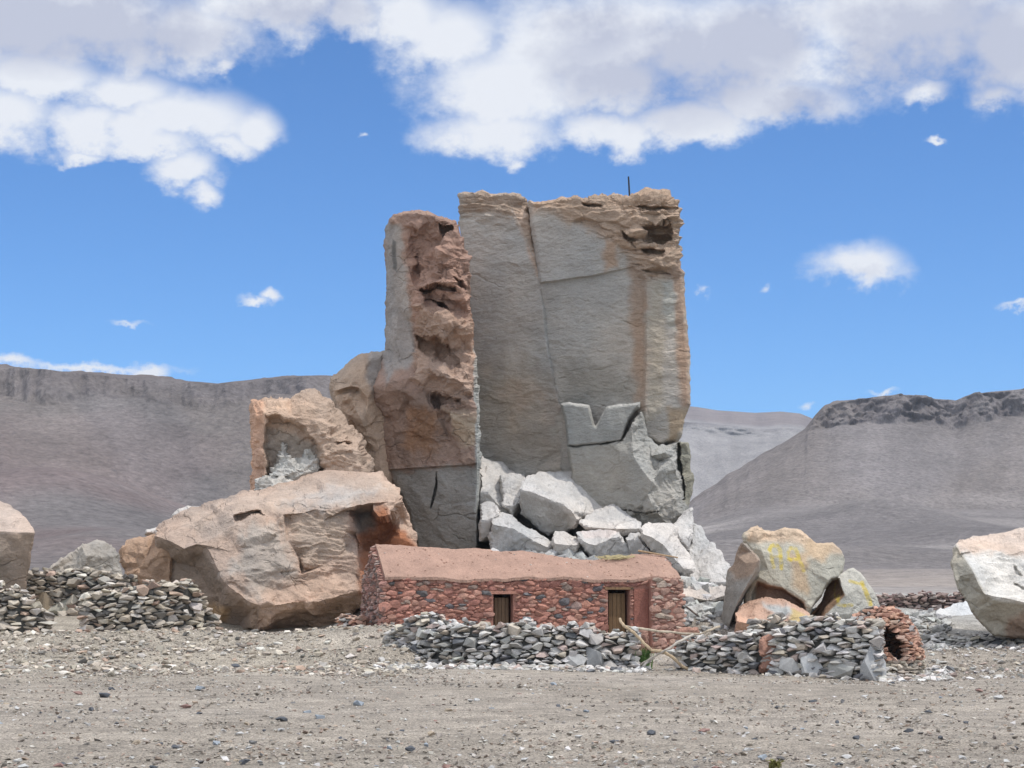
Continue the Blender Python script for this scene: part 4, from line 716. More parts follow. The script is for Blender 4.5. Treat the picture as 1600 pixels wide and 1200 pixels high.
sculpt('boulder', ridge_d([(1492, 850), (1500, 844), (1521, 837), (1545, 834), (1561, 833), (1580, 828), (1593, 824), (1610, 823), (1650, 826), (1690, 840), (1700, 940), (1690, 990), (1640, 1000), (1600, 998), (1580, 996), (1551, 993), (1535, 978), (1527, 967), (1511, 940), (1497, 921), (1492, 910), (1489, 897), (1486, 879)], [(1480, 905), (1530, 930), (1570, 935), (1600, 942), (1700, 950)], 2.4, .3, .5, 90, 60),
       ctrl=[(1500, 900, .4), (1510, 915, .4), (1560, 970, .3), (1545, 860, 1.0), (1580, 870, .9), (1560, 900, .3), (1620, 900, .2), (1520, 850, 1.4), (1600, 850, 1.5), (1640, 860, 1.2)],
       creases=[[(1496, 856, 1.3), (1501, 866, .9), (1511, 880, .4), (1522, 896, .0), (1529, 913, -.2), (1538, 928, -.35), (1555, 932, -.4), (1570, 934, -.4), (1600, 941, -.4), (1640, 948, -.4)], [(1500, 868, 1.1), (1530, 862, .9), (1560, 868, .8), (1600, 862, 1.0), (1650, 866, .9)]],
       strata=[([(1497, 838), (1700, 820), (1700, 935), (1560, 925), (1515, 870)], .10, .4, 10)],
       dents=[([(1583, 882), (1588, 884), (1600, 900), (1598, 903), (1588, 896)], .15, 2), ([(1584, 906), (1600, 914), (1610, 922), (1600, 921), (1586, 915)], .2, 3)],
       D=57, T=4, rim=(3, .15), amp=.07, cell=1.1, squash=2.0, paint=[([(1486, 855), (1497, 855), (1524, 900), (1540, 932), (1600, 945), (1700, 955), (1700, 1010), (1520, 1000), (1480, 900)], (.38, .345, .28), 4, 2), ([(1492, 838), (1600, 820), (1690, 830), (1690, 862), (1600, 868), (1530, 862), (1500, 866)], (.56, .45, .37), 12, 10), ([(1575, 960), (1700, 950), (1700, 1000), (1570, 1000)], (.30, .22, .165), 16, 12), ([(1497, 925), (1530, 970), (1535, 990), (1515, 960)], (.36, .25, .20), 6, 4)],  # left face and undercut painted darker, adding to their shade
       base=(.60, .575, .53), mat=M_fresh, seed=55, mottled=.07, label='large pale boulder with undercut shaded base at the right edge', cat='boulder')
cap('boulder', [(1459, 978), (1462, 958), (1470, 952), (1490, 944), (1505, 940), (1512, 938), (1520, 948), (1530, 975), (1525, 990), (1462, 988)], [(1455, 955), (1478, 965), (1488, 978), (1530, 985)], 66, 1.2, 0, .3, 30, 20, 'white triangular rock in front of the distant reddish wall', 56, base=(.56, .56, .55), amp=.09)
# ------------------------------------------------------------------ loose stones
def hull_variant(seed, n=16, rnd=False):
    r = np.random.default_rng(seed); bm = bmesh.new()
    for _ in range(n):
        v = r.normal(size=3); v /= np.linalg.norm(v)
        if not rnd: v = np.sign(v) * np.abs(v) ** .75; v *= r.uniform(.8, 1.0) / np.linalg.norm(v) * 1.05
        bm.verts.new(v * .5)
    bmesh.ops.convex_hull(bm, input=bm.verts[:])
    for v in [v for v in bm.verts if not v.link_faces]: bm.verts.remove(v)
    if rnd:
        bmesh.ops.bevel(bm, geom=bm.edges[:], offset=.07, segments=1, affect='EDGES', profile=.5, clamp_overlap=True)
    bmesh.ops.triangulate(bm, faces=bm.faces[:]); bm.normal_update(); bm.verts.index_update()
    V = np.array([v.co[:] for v in bm.verts]); F = np.array([[v.index for v in f.verts] for f in bm.faces]); bm.free()
    ext = V.max(0) - V.min(0); V = (V - (V.max(0) + V.min(0)) / 2) / ext
    return V, F
SHARP = [hull_variant(i, 9 + i % 8) for i in range(30)]
TINY = [hull_variant(300 + i, 7 + i % 2) for i in range(20)]
SOFT = [hull_variant(100 + i, 14 + i % 6, True) for i in range(16)]
def eul(rx, ry, rz):
    cx, sx, cy, sy, cz, sz = np.cos(rx), np.sin(rx), np.cos(ry), np.sin(ry), np.cos(rz), np.sin(rz)
    R = np.zeros((len(rx), 3, 3))
    R[:, 0, 0] = cz * cy; R[:, 0, 1] = cz * sy * sx - sz * cx; R[:, 0, 2] = cz * sy * cx + sz * sx
    R[:, 1, 0] = sz * cy; R[:, 1, 1] = sz * sy * sx + cz * cx; R[:, 1, 2] = sz * sy * cx - cz * sx
    R[:, 2, 0] = -sy; R[:, 2, 1] = cy * sx; R[:, 2, 2] = cy * cx
    return R
def stones(lst, lib, rnd=RNG):
    """lst rows: x y z sx sy sz rx ry rz r g b"""
    A = np.array(lst, float); k = rnd.integers(0, len(lib), len(A)); VV = []; FF = []; CC = []; n = 0
    for i, (V, F) in enumerate(lib):
        a = A[k == i]
        if not len(a): continue
        R = eul(a[:, 6], a[:, 7], a[:, 8]); v = V[None] * a[:, None, 3:6]; v = np.einsum('nij,nkj->nki', R, v) + a[:, None, :3]
        f = F[None] + (np.arange(len(a)) * len(V))[:, None, None] + n
        VV.append(v.reshape(-1, 3)); FF.append(f.reshape(-1, 3)); CC.append(np.repeat(a[:, 9:12], len(V), 0)); n += len(a) * len(V)
    return np.concatenate(VV), np.concatenate(FF), np.concatenate(CC)
def pack(L, Hf, wmin, wmax, asp=(1.3, 2.6), holes=(), gap=.92, tries=2600, seed=1, cellsz=.02, rot=.18, zf=lambda s: 0.0, ovl=.17):
    """fit stones of falling size into a wall face of length L and height profile Hf(s); returns s,z,w,h,angle"""
    r = np.random.default_rng(seed); Hm = max(Hf(s) for s in np.linspace(0, L, 60)); nx, nz = int(L / cellsz) + 1, int(Hm / cellsz) + 1
    occ = np.zeros((nx, nz), bool); S = (np.arange(nx) + .5) * cellsz; Z = (np.arange(nz) + .5) * cellsz
    hp = np.array([Hf(s) for s in S]); lo = np.array([zf(s) for s in S]); occ |= Z[None, :] > hp[:, None]; occ |= Z[None, :] < lo[:, None] - .05
    for (a, b, c, d) in holes: occ |= ((S > a) & (S < b))[:, None] & ((Z > c) & (Z < d))[None, :]
    out = []
    for i in range(tries):
        t = i / tries; w = wmin + (wmax - wmin) * (1 - t) ** 2.2 * r.uniform(.55, 1.0); h = w / r.uniform(*asp)
        free = None
        for _ in range(60):
            s = r.uniform(0, L); z = r.uniform(0, Hm)
            if not occ[min(nx - 1, int(s / cellsz)), min(nz - 1, int(z / cellsz))]: free = 1; break
        if free is None: break
        a = r.normal(0, rot)
        i0, i1 = max(0, int((s - w / 2) / cellsz)), min(nx, int((s + w / 2) / cellsz) + 2); j0, j1 = max(0, int((z - w / 2) / cellsz)), min(nz, int((z + w / 2) / cellsz) + 2)
        ds = S[i0:i1, None] - s; dz = Z[None, j0:j1] - z; u = ds * math.cos(a) + dz * math.sin(a); v = -ds * math.sin(a) + dz * math.cos(a)
        m = (np.abs(u / (w / 2)) ** 2.6 + np.abs(v / (h / 2)) ** 2.6) < 1
        if (occ[i0:i1, j0:j1] & m).sum() > ovl * m.sum(): continue
        occ[i0:i1, j0:j1] |= m; out.append((s, z, w / gap, h / gap, a))
    return out
def pick(r, pal):
    w = np.array([p[1] for p in pal]); i = r.choice(len(pal), p=w / w.sum()); c = np.array(pal[i][0]); return c * r.uniform(.72, 1.25) * (1 + r.normal(0, .012, 3))
PAL_GREY = [((.46, .435, .40), 5), ((.34, .325, .30), 2.5), ((.56, .535, .50), 3.5), ((.39, .34, .275), 2), ((.15, .15, .155), 1.2), ((.43, .34, .295), 1)]
PAL_TANW = [((.44, .385, .315), 4), ((.37, .32, .255), 3), ((.53, .49, .43), 2.5), ((.20, .185, .165), 1.5), ((.37, .27, .21), 1)]
PAL_RED = [((.40, .195, .145), 6), ((.45, .245, .185), 3), ((.32, .15, .115), 2), ((.14, .13, .13), 1.0), ((.30, .22, .18), 1)]
PAL_OVEN = [((.42, .25, .18), 5), ((.34, .19, .14), 2), ((.46, .33, .26), 2), ((.30, .28, .26), 1)]

def drywall(name, path, top, thick, label, pal, seed, wr=(.09, .42), tries=2600, zoff=0.0, group=None, core=(.10, .095, .085), asp=(1.2, 3.4), rub=0, lean=0.0, lib=None, cat='stone wall', extra=()):
    """path: list of (x, y) on the ground; top: list of heights at the path points"""
    r = np.random.default_rng(seed); path = [np.array(p, float) for p in path]; seg = [np.linalg.norm(path[i + 1] - path[i]) for i in range(len(path) - 1)]; cum = np.concatenate([[0], np.cumsum(seg)]); L = cum[-1]
    def at(s):
        s = min(max(s, 0), L); i = min(len(seg) - 1, int(np.searchsorted(cum, s, 'right') - 1)); t = (s - cum[i]) / seg[i]; p = path[i] * (1 - t) + path[i + 1] * t
        d = (path[i + 1] - path[i]) / seg[i]; return p, np.array([d[1], -d[0]]), math.atan2(d[1], d[0])
    Hs = lambda s: float(np.interp(s, cum, top)) - .05 + .05 * math.sin(s * 4.3 + seed) + .05 * math.sin(s * 11 + seed * 2)
    lst = []
    def add(s, z, w, h, a, off, th, tilt=0):
        p, n, ang = at(s); q = p + n * off; g = gz(q[0], q[1]) + zoff
        c = pick(r, pal); lst.append((q[0], q[1], g + z, w, th, h, r.normal(0, .15) + tilt, a, ang + r.normal(0, .12), *c))
    for s, z, w, h, a in pack(L, Hs, wr[0], wr[1], asp, seed=seed, tries=int(tries * 2.6), ovl=.22):
        fo = thick / 2 + r.normal(0, .035) - z * lean; add(s, z, w, h, -a, fo, max(w, .2) * r.uniform(.8, 1.2))
    for s, z, w, h, a in pack(L, Hs, wr[0] * 1.5, wr[1] * 1.2, asp, seed=seed + 50, tries=tries // 3):
        add(s, z, w, h, -a, -thick / 2 - r.normal(0, .03) + z * lean, max(w, .2) * .9)
    for i in range(int(L * 15)):        # capping stones
        s = r.uniform(0, L); w = r.uniform(wr[0], wr[1] * .7); add(s, Hs(s) + r.uniform(-.14, .03), w, w / r.uniform(1.3, 3.2), r.normal(0, .25), r.uniform(-thick / 2, thick / 2) * .8, w * r.uniform(.6, 1), 0)
    for e in (0, L):
        H = Hs(e); z = 0.05
        while z < H:
            h = r.uniform(.10, .24)
            for off in np.arange(-thick / 2, thick / 2, .22): add(e + (.03 if e == 0 else -.03), z + h / 2, r.uniform(.22, .40), h, r.normal(0, .12), off + .1 + r.normal(0, .03), r.uniform(.2, .34))
            z += h * .85
    for i in range(int(L * rub)):      # stones slipped to the foot
        s = r.uniform(0, L); w = r.uniform(.06, .26); add(s, w * .15, w, w / r.uniform(1.2, 2.2), r.normal(0, .3), thick / 2 + abs(r.normal(0, .35)) + .05, w * r.uniform(.6, 1.1), r.normal(0, .2))
    for (s, w, h, th, colr) in extra:
        p, n, ang = at(s); q = p + n * (thick / 2); g = gz(q[0], q[1]); lst.append((q[0], q[1], g + h * .42, w, th, h, r.normal(0, .1), r.normal(0, .1), ang, *colr))
    V, F, C = stones(lst, lib or SHARP, r)
    V = V + .012 * np.stack([vnoise(V * 7 + k * 9, seed + k) for k in range(3)], -1)
    # hearting inside
    cv = []; cf = []; N = max(4, int(L / .4))
    for i in range(N + 1):
        s = L * i / N; p, n, ang = at(s); 
        if i == 0: p = p + (at(.2)[0] - at(0)[0]) * .6
        if i == N: p = p - (at(L)[0] - at(L - .2)[0]) * .6
        g = gz(p[0], p[1]); hh = max(.05, Hs(s) - .10); t2 = thick / 2 - .05
        for off, z in ((-t2, -.3), (t2, -.3), (t2 - lean * hh, hh), (-t2 + lean * hh, hh)): cv.append((*(p + n * off), g + z + zoff * (z > 0)))
    for i in range(N):
        for k in range(4): cf.append((i * 4 + k, i * 4 + (k + 1) % 4, i * 4 + 4 + (k + 1) % 4, i * 4 + 4 + k))
    ct = []
    for f in cf: ct += [(f[0], f[1], f[2]), (f[0], f[2], f[3])]
    ct += [(0, 2, 1), (0, 3, 2), (N * 4, N * 4 + 1, N * 4 + 2), (N * 4, N * 4 + 2, N * 4 + 3)]
    F = np.concatenate([F, np.array(ct) + len(V)]); V = np.concatenate([V, np.array(cv)]); C = np.concatenate([C, np.tile(core, (len(cv), 1))])
    return tag(mk(name, V, F, M_stone, np.clip(C, .02, .8)), label, cat, group)
def gxy(px, D): p = P(px, 900, D); return (p[0], p[1])
def top_of(px, D, py): """wall height so that its top shows at photo row py"""; p = P(px, py, D); return p[2] - gz(p[0], p[1])
def wall_px(name, pts, thick, label, pal, seed, **k):
    """pts: (px, D, py_top)"""
    return drywall(name, [gxy(a, d) for a, d, _ in pts], [top_of(a, d, t) for a, d, t in pts], thick, label, pal, seed, **k)

wall_px('dry_stone_wall', [(-60, 58, 905), (0, 58, 912), (30, 58, 915), (52, 58.3, 935), (66, 58.6, 958)], .5, 'tan dry stone wall end in front of the boulder cut by the left edge', PAL_TANW, 61, wr=(.10, .45), tries=1500, rub=8)
wall_px('dry_stone_wall', [(36, 63, 892), (60, 63, 893), (100, 63, 888), (130, 63, 886), (165, 63, 893), (205, 62.5, 903)], .5, 'low dry stone wall set back between two grey base boulders, far left', PAL_TANW, 62, wr=(.10, .45), tries=1800, extra=[(.62, 1.0, .85, .5, (.27, .215, .15)), (1.35, 1.25, .95, .5, (.36, .34, .28))])
wall_px('dry_stone_wall', [(134, 58, 935), (150, 58, 925), (178, 58, 918), (205, 58, 915), (235, 58.2, 908), (262, 58.4, 905), (292, 58.6, 903), (297, 58.8, 915), (318, 59.2, 942), (332, 59.4, 962)], .5, 'dry stone wall running up to the shaded left side of the largest boulder', PAL_TANW, 63, wr=(.09, .42), tries=3200, rub=6)
wall_px('dry_stone_wall', [(628, 53.2, 985), (645, 52.6, 968), (680, 51.6, 962), (700, 51.2, 968), (740, 50.8, 975), (780, 50.6, 969), (830, 50.4, 972), (880, 50.3, 974), (940, 50.2, 980), (992, 50.2, 986)], .75, 'long grey dry stone wall with a collapsed left end, in front of the red hut', PAL_GREY, 64, wr=(.06, .38), tries=6000, rub=10, lean=.10, extra=[(6.3, .42, .62, .4, (.24, .24, .235)), (5.85, .55, .38, .4, (.42, .41, .39))])
wall_px('dry_stone_wall', [(1068, 50.2, 1002), (1085, 50, 992), (1120, 49.8, 990), (1160, 49.6, 986), (1178, 49.4, 975), (1188, 49.3, 1005), (1225, 49.2, 1008)], .6, 'short grey dry stone wall between the stick gate and the red mud patch', PAL_GREY, 65, wr=(.08, .36), tries=2600, rub=6)
wall_px('dry_stone_wall', [(1218, 49.2, 985), (1235, 49, 965), (1270, 48.8, 962), (1310, 48.6, 960), (1345, 48.4, 962), (1372, 48.3, 972)], .6, 'grey dry stone wall with large base stones, just left of the clay oven', PAL_GREY, 66, wr=(.08, .38), tries=3200, rub=6, extra=[(.9, .62, .62, .45, (.42, .42, .41)), (1.55, .78, .55, .45, (.32, .315, .29)), (2.3, .62, .95, .5, (.36, .36, .355)), (.35, .5, .5, .4, (.40, .39, .37))])
wall_px('dry_stone_wall', [(1183, 50.4, 966), (1205, 50.2, 958), (1240, 50, 972), (1262, 49.8, 975)], .5, 'ragged upper tier of stones on the wall under the painted boulder', PAL_TANW, 67, wr=(.10, .45), tries=1500)
wall_px('dry_stone_wall', [(1420, 58.5, 992), (1470, 58.5, 990), (1520, 58.5, 991), (1600, 58.5, 996), (1700, 58.5, 998)], .7, 'low grey rubble wall below the large boulder at the right edge', PAL_GREY, 68, wr=(.09, .36), tries=3200, rub=14, lean=.3)
wall_px('retaining_wall', [(1370, 76, 930), (1400, 76, 927), (1440, 76, 926), (1480, 76, 925), (1515, 76, 926), (1540, 76, 928)], .8, 'distant reddish rough stone bank wall beyond the clay oven', [((.30, .225, .195), 4), ((.35, .29, .26), 2), ((.22, .155, .14), 2)], 69, wr=(.10, .36), tries=4600)

# red mud daubed on the walls at the gate
def lump(name, pts, D, label, base=(.36, .20, .145), seed=1, T=.5, amp=.05, mat=None, cat='mud pillar', **k):
    return sculpt(name, [(x, y, .15) for x, y in pts], D=D, T=T, rim=(6, .15), amp=amp, cell=.35, base=base, mat=mat or M_mud, seed=seed, res=2, label=label, cat=cat, **k)
lump('gatepost', [(1058, 984), (1070, 980), (1090, 981), (1093, 988), (1086, 1000), (1080, 1012), (1076, 1030), (1068, 1032), (1060, 1015)], 51.4, 'smooth red mud gatepost at the right end of the stick gate', seed=71, cat='gatepost')
lump('mud_block', [(1186, 1000), (1200, 992), (1215, 994), (1222, 1010), (1226, 1040), (1222, 1050), (1186, 1050), (1188, 1025)], 48.75, 'crumbling red mud block filling a gap in the right dry stone wall', seed=72, amp=.10, T=.6, cat='mud block')
lump('gatepost', [(990, 982), (1004, 980), (1012, 986), (1014, 1004), (1010, 1020), (995, 1025), (989, 1010)], 51.6, 'low red mud gatepost behind the left end of the stick gate', seed=73, cat='gatepost')

# clay oven with a dark mouth
def oven():
    r = np.random.default_rng(81); D = 49.6; c = P(1376, 1000, D); g = gz(c[0], c[1]); rx, ry, H = .98, .95, P(1345, 948, D)[2] - g
    lst = []
    mouth = np.array([P(1386, 980, D - 1.0)[0], 0, P(1386, 984, D - 1.0)[2] - g])
    z = .03
    while z < H * 1.0:
        k = math.sqrt(max(0, 1 - (z / H) ** 2.4)); R1, R2 = max(.02, rx * k), max(.02, ry * k); n = int(2 * math.pi * max(R1, R2) / .15) + 1; off = r.uniform(0, 6)
        for i in range(n):
            a = 2 * math.pi * i / n + off; x, y = c[0] + R1 * math.cos(a), c[1] + R2 * math.sin(a)
            if y < c[1] and ((x - c[0] - .14 + .28 * (z - .75)) / .24) ** 2 + ((z - .80) / .42) ** 2 < 1: continue
            w = r.uniform(.12, .28); cc = pick(r, PAL_OVEN if z > .35 else PAL_TANW); lst.append((x, y, g + z + r.normal(0, .012), w, .25, r.uniform(.07, .13), r.normal(0, .12), r.normal(0, .12), a + math.pi / 2, *cc))
        z += .075
    V, F, C = stones(lst, SHARP, r); root = empty('clay_oven', (c[0], c[1], g), 'domed reddish stone oven with a dark open mouth beside the stone wall', 'oven')
    mk('dome', V, F, M_stone, np.clip(C, .02, .8), root)
    # inner shell (open at the mouth)
    bm = bmesh.new(); NA, NZ = 48, 20; gr = []
    for j in range(NZ + 1):
        zz = H * .97 * j / NZ; k = math.sqrt(max(.0004, 1 - (zz / H) ** 2.4)); gr.append([(c[0] + (rx - .05) * k * math.cos(2 * math.pi * i / NA), c[1] + (ry - .05) * k * math.sin(2 * math.pi * i / NA), g + zz - .02) for i in range(NA)])
    VV = np.array(gr).reshape(-1, 3); FF = []
    for j in range(NZ):
        for i in range(NA):
            q = [j * NA + i, j * NA + (i + 1) % NA, (j + 1) * NA + (i + 1) % NA, (j + 1) * NA + i]; m = VV[q].mean(0); zz = m[2] - g
            if m[1] < c[1] and ((m[0] - c[0] - .14 + .28 * (zz - .75)) / .27) ** 2 + ((zz - .80) / .45) ** 2 < 1: continue
            FF.append(q)
    mk('lining', VV, np.array(FF), M_mud, np.tile((.12, .085, .065), (len(VV), 1)), root)
oven()

# ------------------------------------------------------------------ the red stone hut
def hut():
    r = np.random.default_rng(91)
    FL = P(600, 975, 56.0); FL = np.array([FL[0], FL[1], 0]); a = math.radians(13.5); u = np.array([math.cos(a), math.sin(a), 0]); v = np.array([-math.sin(a), math.cos(a), 0]); L, Wd = 8.75, 3.25
    def wp(s, t, z): return FL + u * s + v * t + np.array([0, 0, z])
    root = empty('stone_hut', (FL[0] + 4, FL[1] + 2.5, .5), 'long low hut of red mud and stone with a sagging pinkish mud roof', 'hut')
    zf = lambda s: gz(*(FL + u * s)[:2]) - .1
    ev = lambda s: 2.17 + .03 * math.sin(s * 1.7) + .02 * math.sin(s * 5)
    # openings in the front face: s range from photo columns
    def s_at(px):
        k = (px - 800) / FPX; return (k * FL[1] - FL[0]) / (u[0] - k * u[1])
    def z_at(px, py): s = s_at(px); D = (FL + u * s)[1]; return float(P(px, py, D)[2])
    W0, W1 = s_at(771), s_at(802); wz = z_at(786, 928); D0, D1 = s_at(949), s_at(983); dz = z_at(966, 921)
    B0, B1 = s_at(988), s_at(1012); L = s_at(1059)
    holes = [(W0, W1, -.5, wz), (D0, D1, -.5, dz)]
    # front wall built as mud panels around the openings
    def box(s0, s1, t0, t1, z0, z1):
        return [wp(s0, t0, z0(s0)), wp(s1, t0, z0(s1)), wp(s1, t1, z0(s1)), wp(s0, t1, z0(s0)), wp(s0, t0, z1(s0)), wp(s1, t0, z1(s1)), wp(s1, t1, z1(s1)), wp(s0, t1, z1(s0))], [(0, 1, 5, 4), (1, 2, 6, 5), (2, 3, 7, 6), (3, 0, 4, 7), (4, 5, 6, 7), (3, 2, 1, 0)]
    low = lambda s: -.3; BF = []
    def join(boxes):
        V = []; F = []
        for b in boxes:
            vv, ff = b; F += [tuple(i + len(V) for i in f) for f in ff]; V += vv
        return np.array(V), F
    E = lambda s: ev(s) - .02
    bx_ = [box(0, W0, 0, .45, low, E), box(W1, D0, 0, .45, low, E), box(D1, s_at(1012), 0, .45, low, E), box(s_at(1012), L, -.28, .45, low, E), box(W0, W1, 0, .45, lambda s: wz, E), box(D0, D1, 0, .45, lambda s: dz, E)]
    V, F = join(bx_)
    mud = np.array((.36, .18, .135))
    lst = []
    for s, z, w, h, an in pack(L, lambda s: ev(s), .05, .38, (1.25, 2.8), holes=[(W0 - .03, W1 + .03, -.5, wz + .10), (D0 - .03, D1 + .03, -.5, dz + .06), (B0, B1, -.5, dz + .1)], seed=92, tries=15000, gap=.92, zf=zf, rot=.14):
        off = -.28 if s > s_at(1012) else 0
        c = pick(r, PAL_RED)
        if s > s_at(1012): c = pick(r, [((.44, .27, .21), 3), ((.38, .22, .17), 3), ((.40, .31, .25), 2)])
        p = wp(s, off, z); th = r.uniform(.10, .17); lst.append((*p, w, th, h, r.normal(0, .08), -an, a, *c))
    V2, F2, C2 = stones(lst, SOFT, r)
    Fq = []
    for f in F: Fq += [(f[0], f[1], f[2]), (f[0], f[2], f[3])]
    VV = np.concatenate([V, V2]); FF = np.concatenate([np.array(Fq), F2 + len(V)]); CC = np.concatenate([np.tile(mud, (len(V), 1)), C2])
    mk('front_wall', VV, FF, M_mud, np.clip(CC, .02, .7), root)
    # buttress: smooth mud-plastered strip beside the door
    # gable walls
    def gable(s, th, nm, lbl, stn):
        rz = lambda t: ev(s) + (ridge(s) - ev(s)) * (1 - abs(t - Wd / 2) / (Wd / 2)) - .03
        V = []; F = []; N = 12
        for i in range(N + 1):
            t = Wd * i / N
            for ss in (s, s + th):
                V += [wp(ss, t, -.3), wp(ss, t, rz(t))]
        for i in range(N):
            q = i * 4; n = q + 4; F += [(q, q + 1, n + 1, n), (q + 2, n + 2, n + 3, q + 3), (q + 1, q + 3, n + 3, n + 1)]
        F += [(0, 2, 3, 1), (N * 4, N * 4 + 1, N * 4 + 3, N * 4 + 2)]
        Ft = []
        for f in F: Ft += [(f[0], f[1], f[2]), (f[0], f[2], f[3])]
        V = np.array(V); C = np.tile(mud * .95, (len(V), 1)); Ft = np.array(Ft)
        l2 = []
        sgn = -1 if th > 0 else 1
        for t, z, w, h, an in pack(Wd, lambda t: rz(t), .05, .26, (1.0, 2.0), seed=93 + stn, tries=3200, rot=.4):
            p = wp(s + sgn * .02, t, z); c = pick(r, [((.36, .20, .16), 4), ((.42, .29, .245), 3), ((.22, .17, .15), 2)]); l2.append((*p, .26 * r.uniform(.7, 1.2), w, h, r.normal(0, .3), r.normal(0, .2), a, *c))
        V2, F2, C2 = stones(l2, SHARP, r)
        mk(nm, np.concatenate([V, V2]), np.concatenate([Ft, F2 + len(V)]), M_mud, np.clip(np.concatenate([C, C2]), .02, .7), root)
    rp = [(0, 851), (.9, 853), (1.7, 857), (2.3, 858), (3.0, 856), (3.7, 862), (4.4, 861), (5.2, 868), (6.0, 874), (6.6, 876), (7.2, 872), (7.8, 866), (8.2, 866), (8.9, 868)]
    rs = [q[0] for q in rp]
    rzv = []
    for s_, py in rp:
        m = wp(s_, Wd / 2, 0); pxm = 800 + m[0] / m[1] * FPX; rzv.append(float(P(pxm, py, m[1])[2]))
    ridge = lambda s: float(np.interp(s, rs, rzv))
    gable(0, .4, 'gable_wall', 'left gable', 0); gable(L, -.4, 'gable_wall', 'right gable', 1)
    # back wall
    V, F = join([box(0, L, Wd - .4, Wd, low, E)]); mk('back_wall', V, F, M_mud, np.tile(mud, (len(V), 1)), root)
    # roof: thick mud over both slopes
    NS, NT = 360, 80; RV = []; T0, T1 = -.07, Wd + .1
    S0, S1 = .02, L + .06
    sg, tg = np.meshgrid(np.linspace(S0, S1, NS), np.linspace(T0, T1, NT), indexing='ij')
    ss, tt = sg.ravel(), tg.ravel(); k = 1 - np.abs(tt - Wd / 2) / (Wd / 2 + .1); k = np.clip(k, 0, 1)
    zr = np.array([ridge(x) for x in ss]); ze = np.array([ev(x) for x in ss]) + .03
    kk = np.where(k > .93, .93 + (k - .93) * .4, k)
    z = ze + (zr - ze + .03) * kk * 1.03
    q = np.stack([ss, tt, 0 * ss], -1); z += .035 * fbm(q * 1.3, 4, 5) + .022 * fbm(q * 8, 3, 6)
    rag = (1 + 0 * ss)
    tt2 = tt + np.where(tt < T0 + .10, .10 * fbm(q * np.array([5, 0, 0]), 4, 8) * (T0 + .10 - tt) / .10, 0)
    jit = np.where(ss > S1 - .01, .05 * fbm(q * 4, 3, 9), 0)
    TOP = FL + u * (ss + jit)[:, None] + v * tt2[:, None]; TOP[:, 2] = z
    BOT = TOP.copy(); BOT[:, 2] -= .08
    ii = np.arange(NS * NT).reshape(NS, NT); n = NS * NT
    f1 = np.stack([ii[:-1, :-1].ravel(), ii[1:, :-1].ravel(), ii[1:, 1:].ravel(), ii[:-1, 1:].ravel()], -1); f2 = f1[:, ::-1] + n; ed = []
    def strip(x, fl):
        e = np.stack([x[:-1], x[1:], x[1:] + n, x[:-1] + n], -1); return e[:, ::-1] if fl else e
    F = np.concatenate([f1, f2, strip(ii[:, 0], True), strip(ii[:, -1], False), strip(ii[0, :], False), strip(ii[-1, :], True)])
    Vr = np.concatenate([TOP, BOT]); cr = np.tile(np.array((.375, .240, .182)), (len(Vr), 1)) * (1 + .10 * fbm(Vr * .9, 4, 3))[:, None] * (1 + .06 * fbm(Vr * 4, 3, 4))[:, None]
    peb = []
    for i in range(420):
        k_ = r.integers(0, NS * NT); p = TOP[k_]; w = r.uniform(.02, .07); peb.append((*p, w, w, w * .7, r.normal(0, .3), r.normal(0, .3), r.uniform(0, 6), *(np.array([(.42, .27, .2), (.30, .17, .12), (.55, .48, .42)][r.choice(3, p=[.55, .35, .1])]) * r.uniform(.8, 1.1))))
    V2, F2, C2 = stones(peb, SHARP, r)
    Ftri = np.concatenate([F[:, [0, 1, 2]], F[:, [0, 2, 3]], F2 + len(Vr)])
    rf = mk('roof', np.concatenate([Vr, V2]), Ftri, M_mud, np.concatenate([cr, C2]), root, smooth_=False)
    # window recess with weathered board shutter
    def quadbox(nm, s0, s1, t0, t1, z0, z1, mat, col, par):
        V, F = box(s0, s1, t0, t1, lambda s: z0, lambda s: z1); return mk(nm, np.array(V), F, mat, np.tile(np.array(col), (8, 1)), par)
    def opening(nm, s0, s1, z0, z1, rec, wcol, seed, door):
        rr = np.random.default_rng(seed); pan = []; n = 4; w = (s1 - s0 - .16) / n
        for i in range(n): pan.append(box(s0 + .08 + i * w + .006, s0 + .08 + (i + 1) * w - .006, rec + rr.uniform(0, .012), rec + .05, lambda s: z0, lambda s: z1 - .09))
        V, F = join(pan); cc = np.repeat(np.array([np.array(wcol) * rr.uniform(.75, 1.2) for _ in range(n)]), 8, 0); d = mk(nm, V, F, M_wood, cc, root)
        V, F = join([box(s0 + .003, s0 + .077, rec - .06, rec + .07, lambda s: z0, lambda s: z1 - .003), box(s1 - .077, s1 - .003, rec - .06, rec + .07, lambda s: z0, lambda s: z1 - .003), box(s0 + .08, s1 - .08, rec - .06, rec + .07, lambda s: z1 - .087, lambda s: z1 - .003)])
        mk('frame', V, F, M_wood, np.tile(np.array(wcol) * .7, (len(V), 1)), d)
        for z in ((z1 - .45, z1 - .95) if door else (z1 - .40,)):
            V, F = box(s0 + .085, s1 - .085, rec - .025, rec - .003, lambda s, z=z: z, lambda s, z=z: z + .09); mk('ledge', V, F, M_wood, np.tile(np.array(wcol) * 1.1, (len(V), 1)), d)
        return d
    g0 = zf(D0) + .05
    opening('door', D0, D1, g0, dz - .02, .20, (.20, .125, .065), 5, True); opening('shutter', W0, W1, zf(W0) + .25, wz - .02, .22, (.14, .09, .055), 6, False)
    quadbox('lintel', W0 - .12, W1 + .08, -.05, .30, wz - .004, wz + .09, M_mud, (.40, .20, .145), root)
    quadbox('lintel', D0 - .10, D1 + .10, -.04, .30, dz - .004, dz + .07, M_wood, (.22, .135, .075), root)
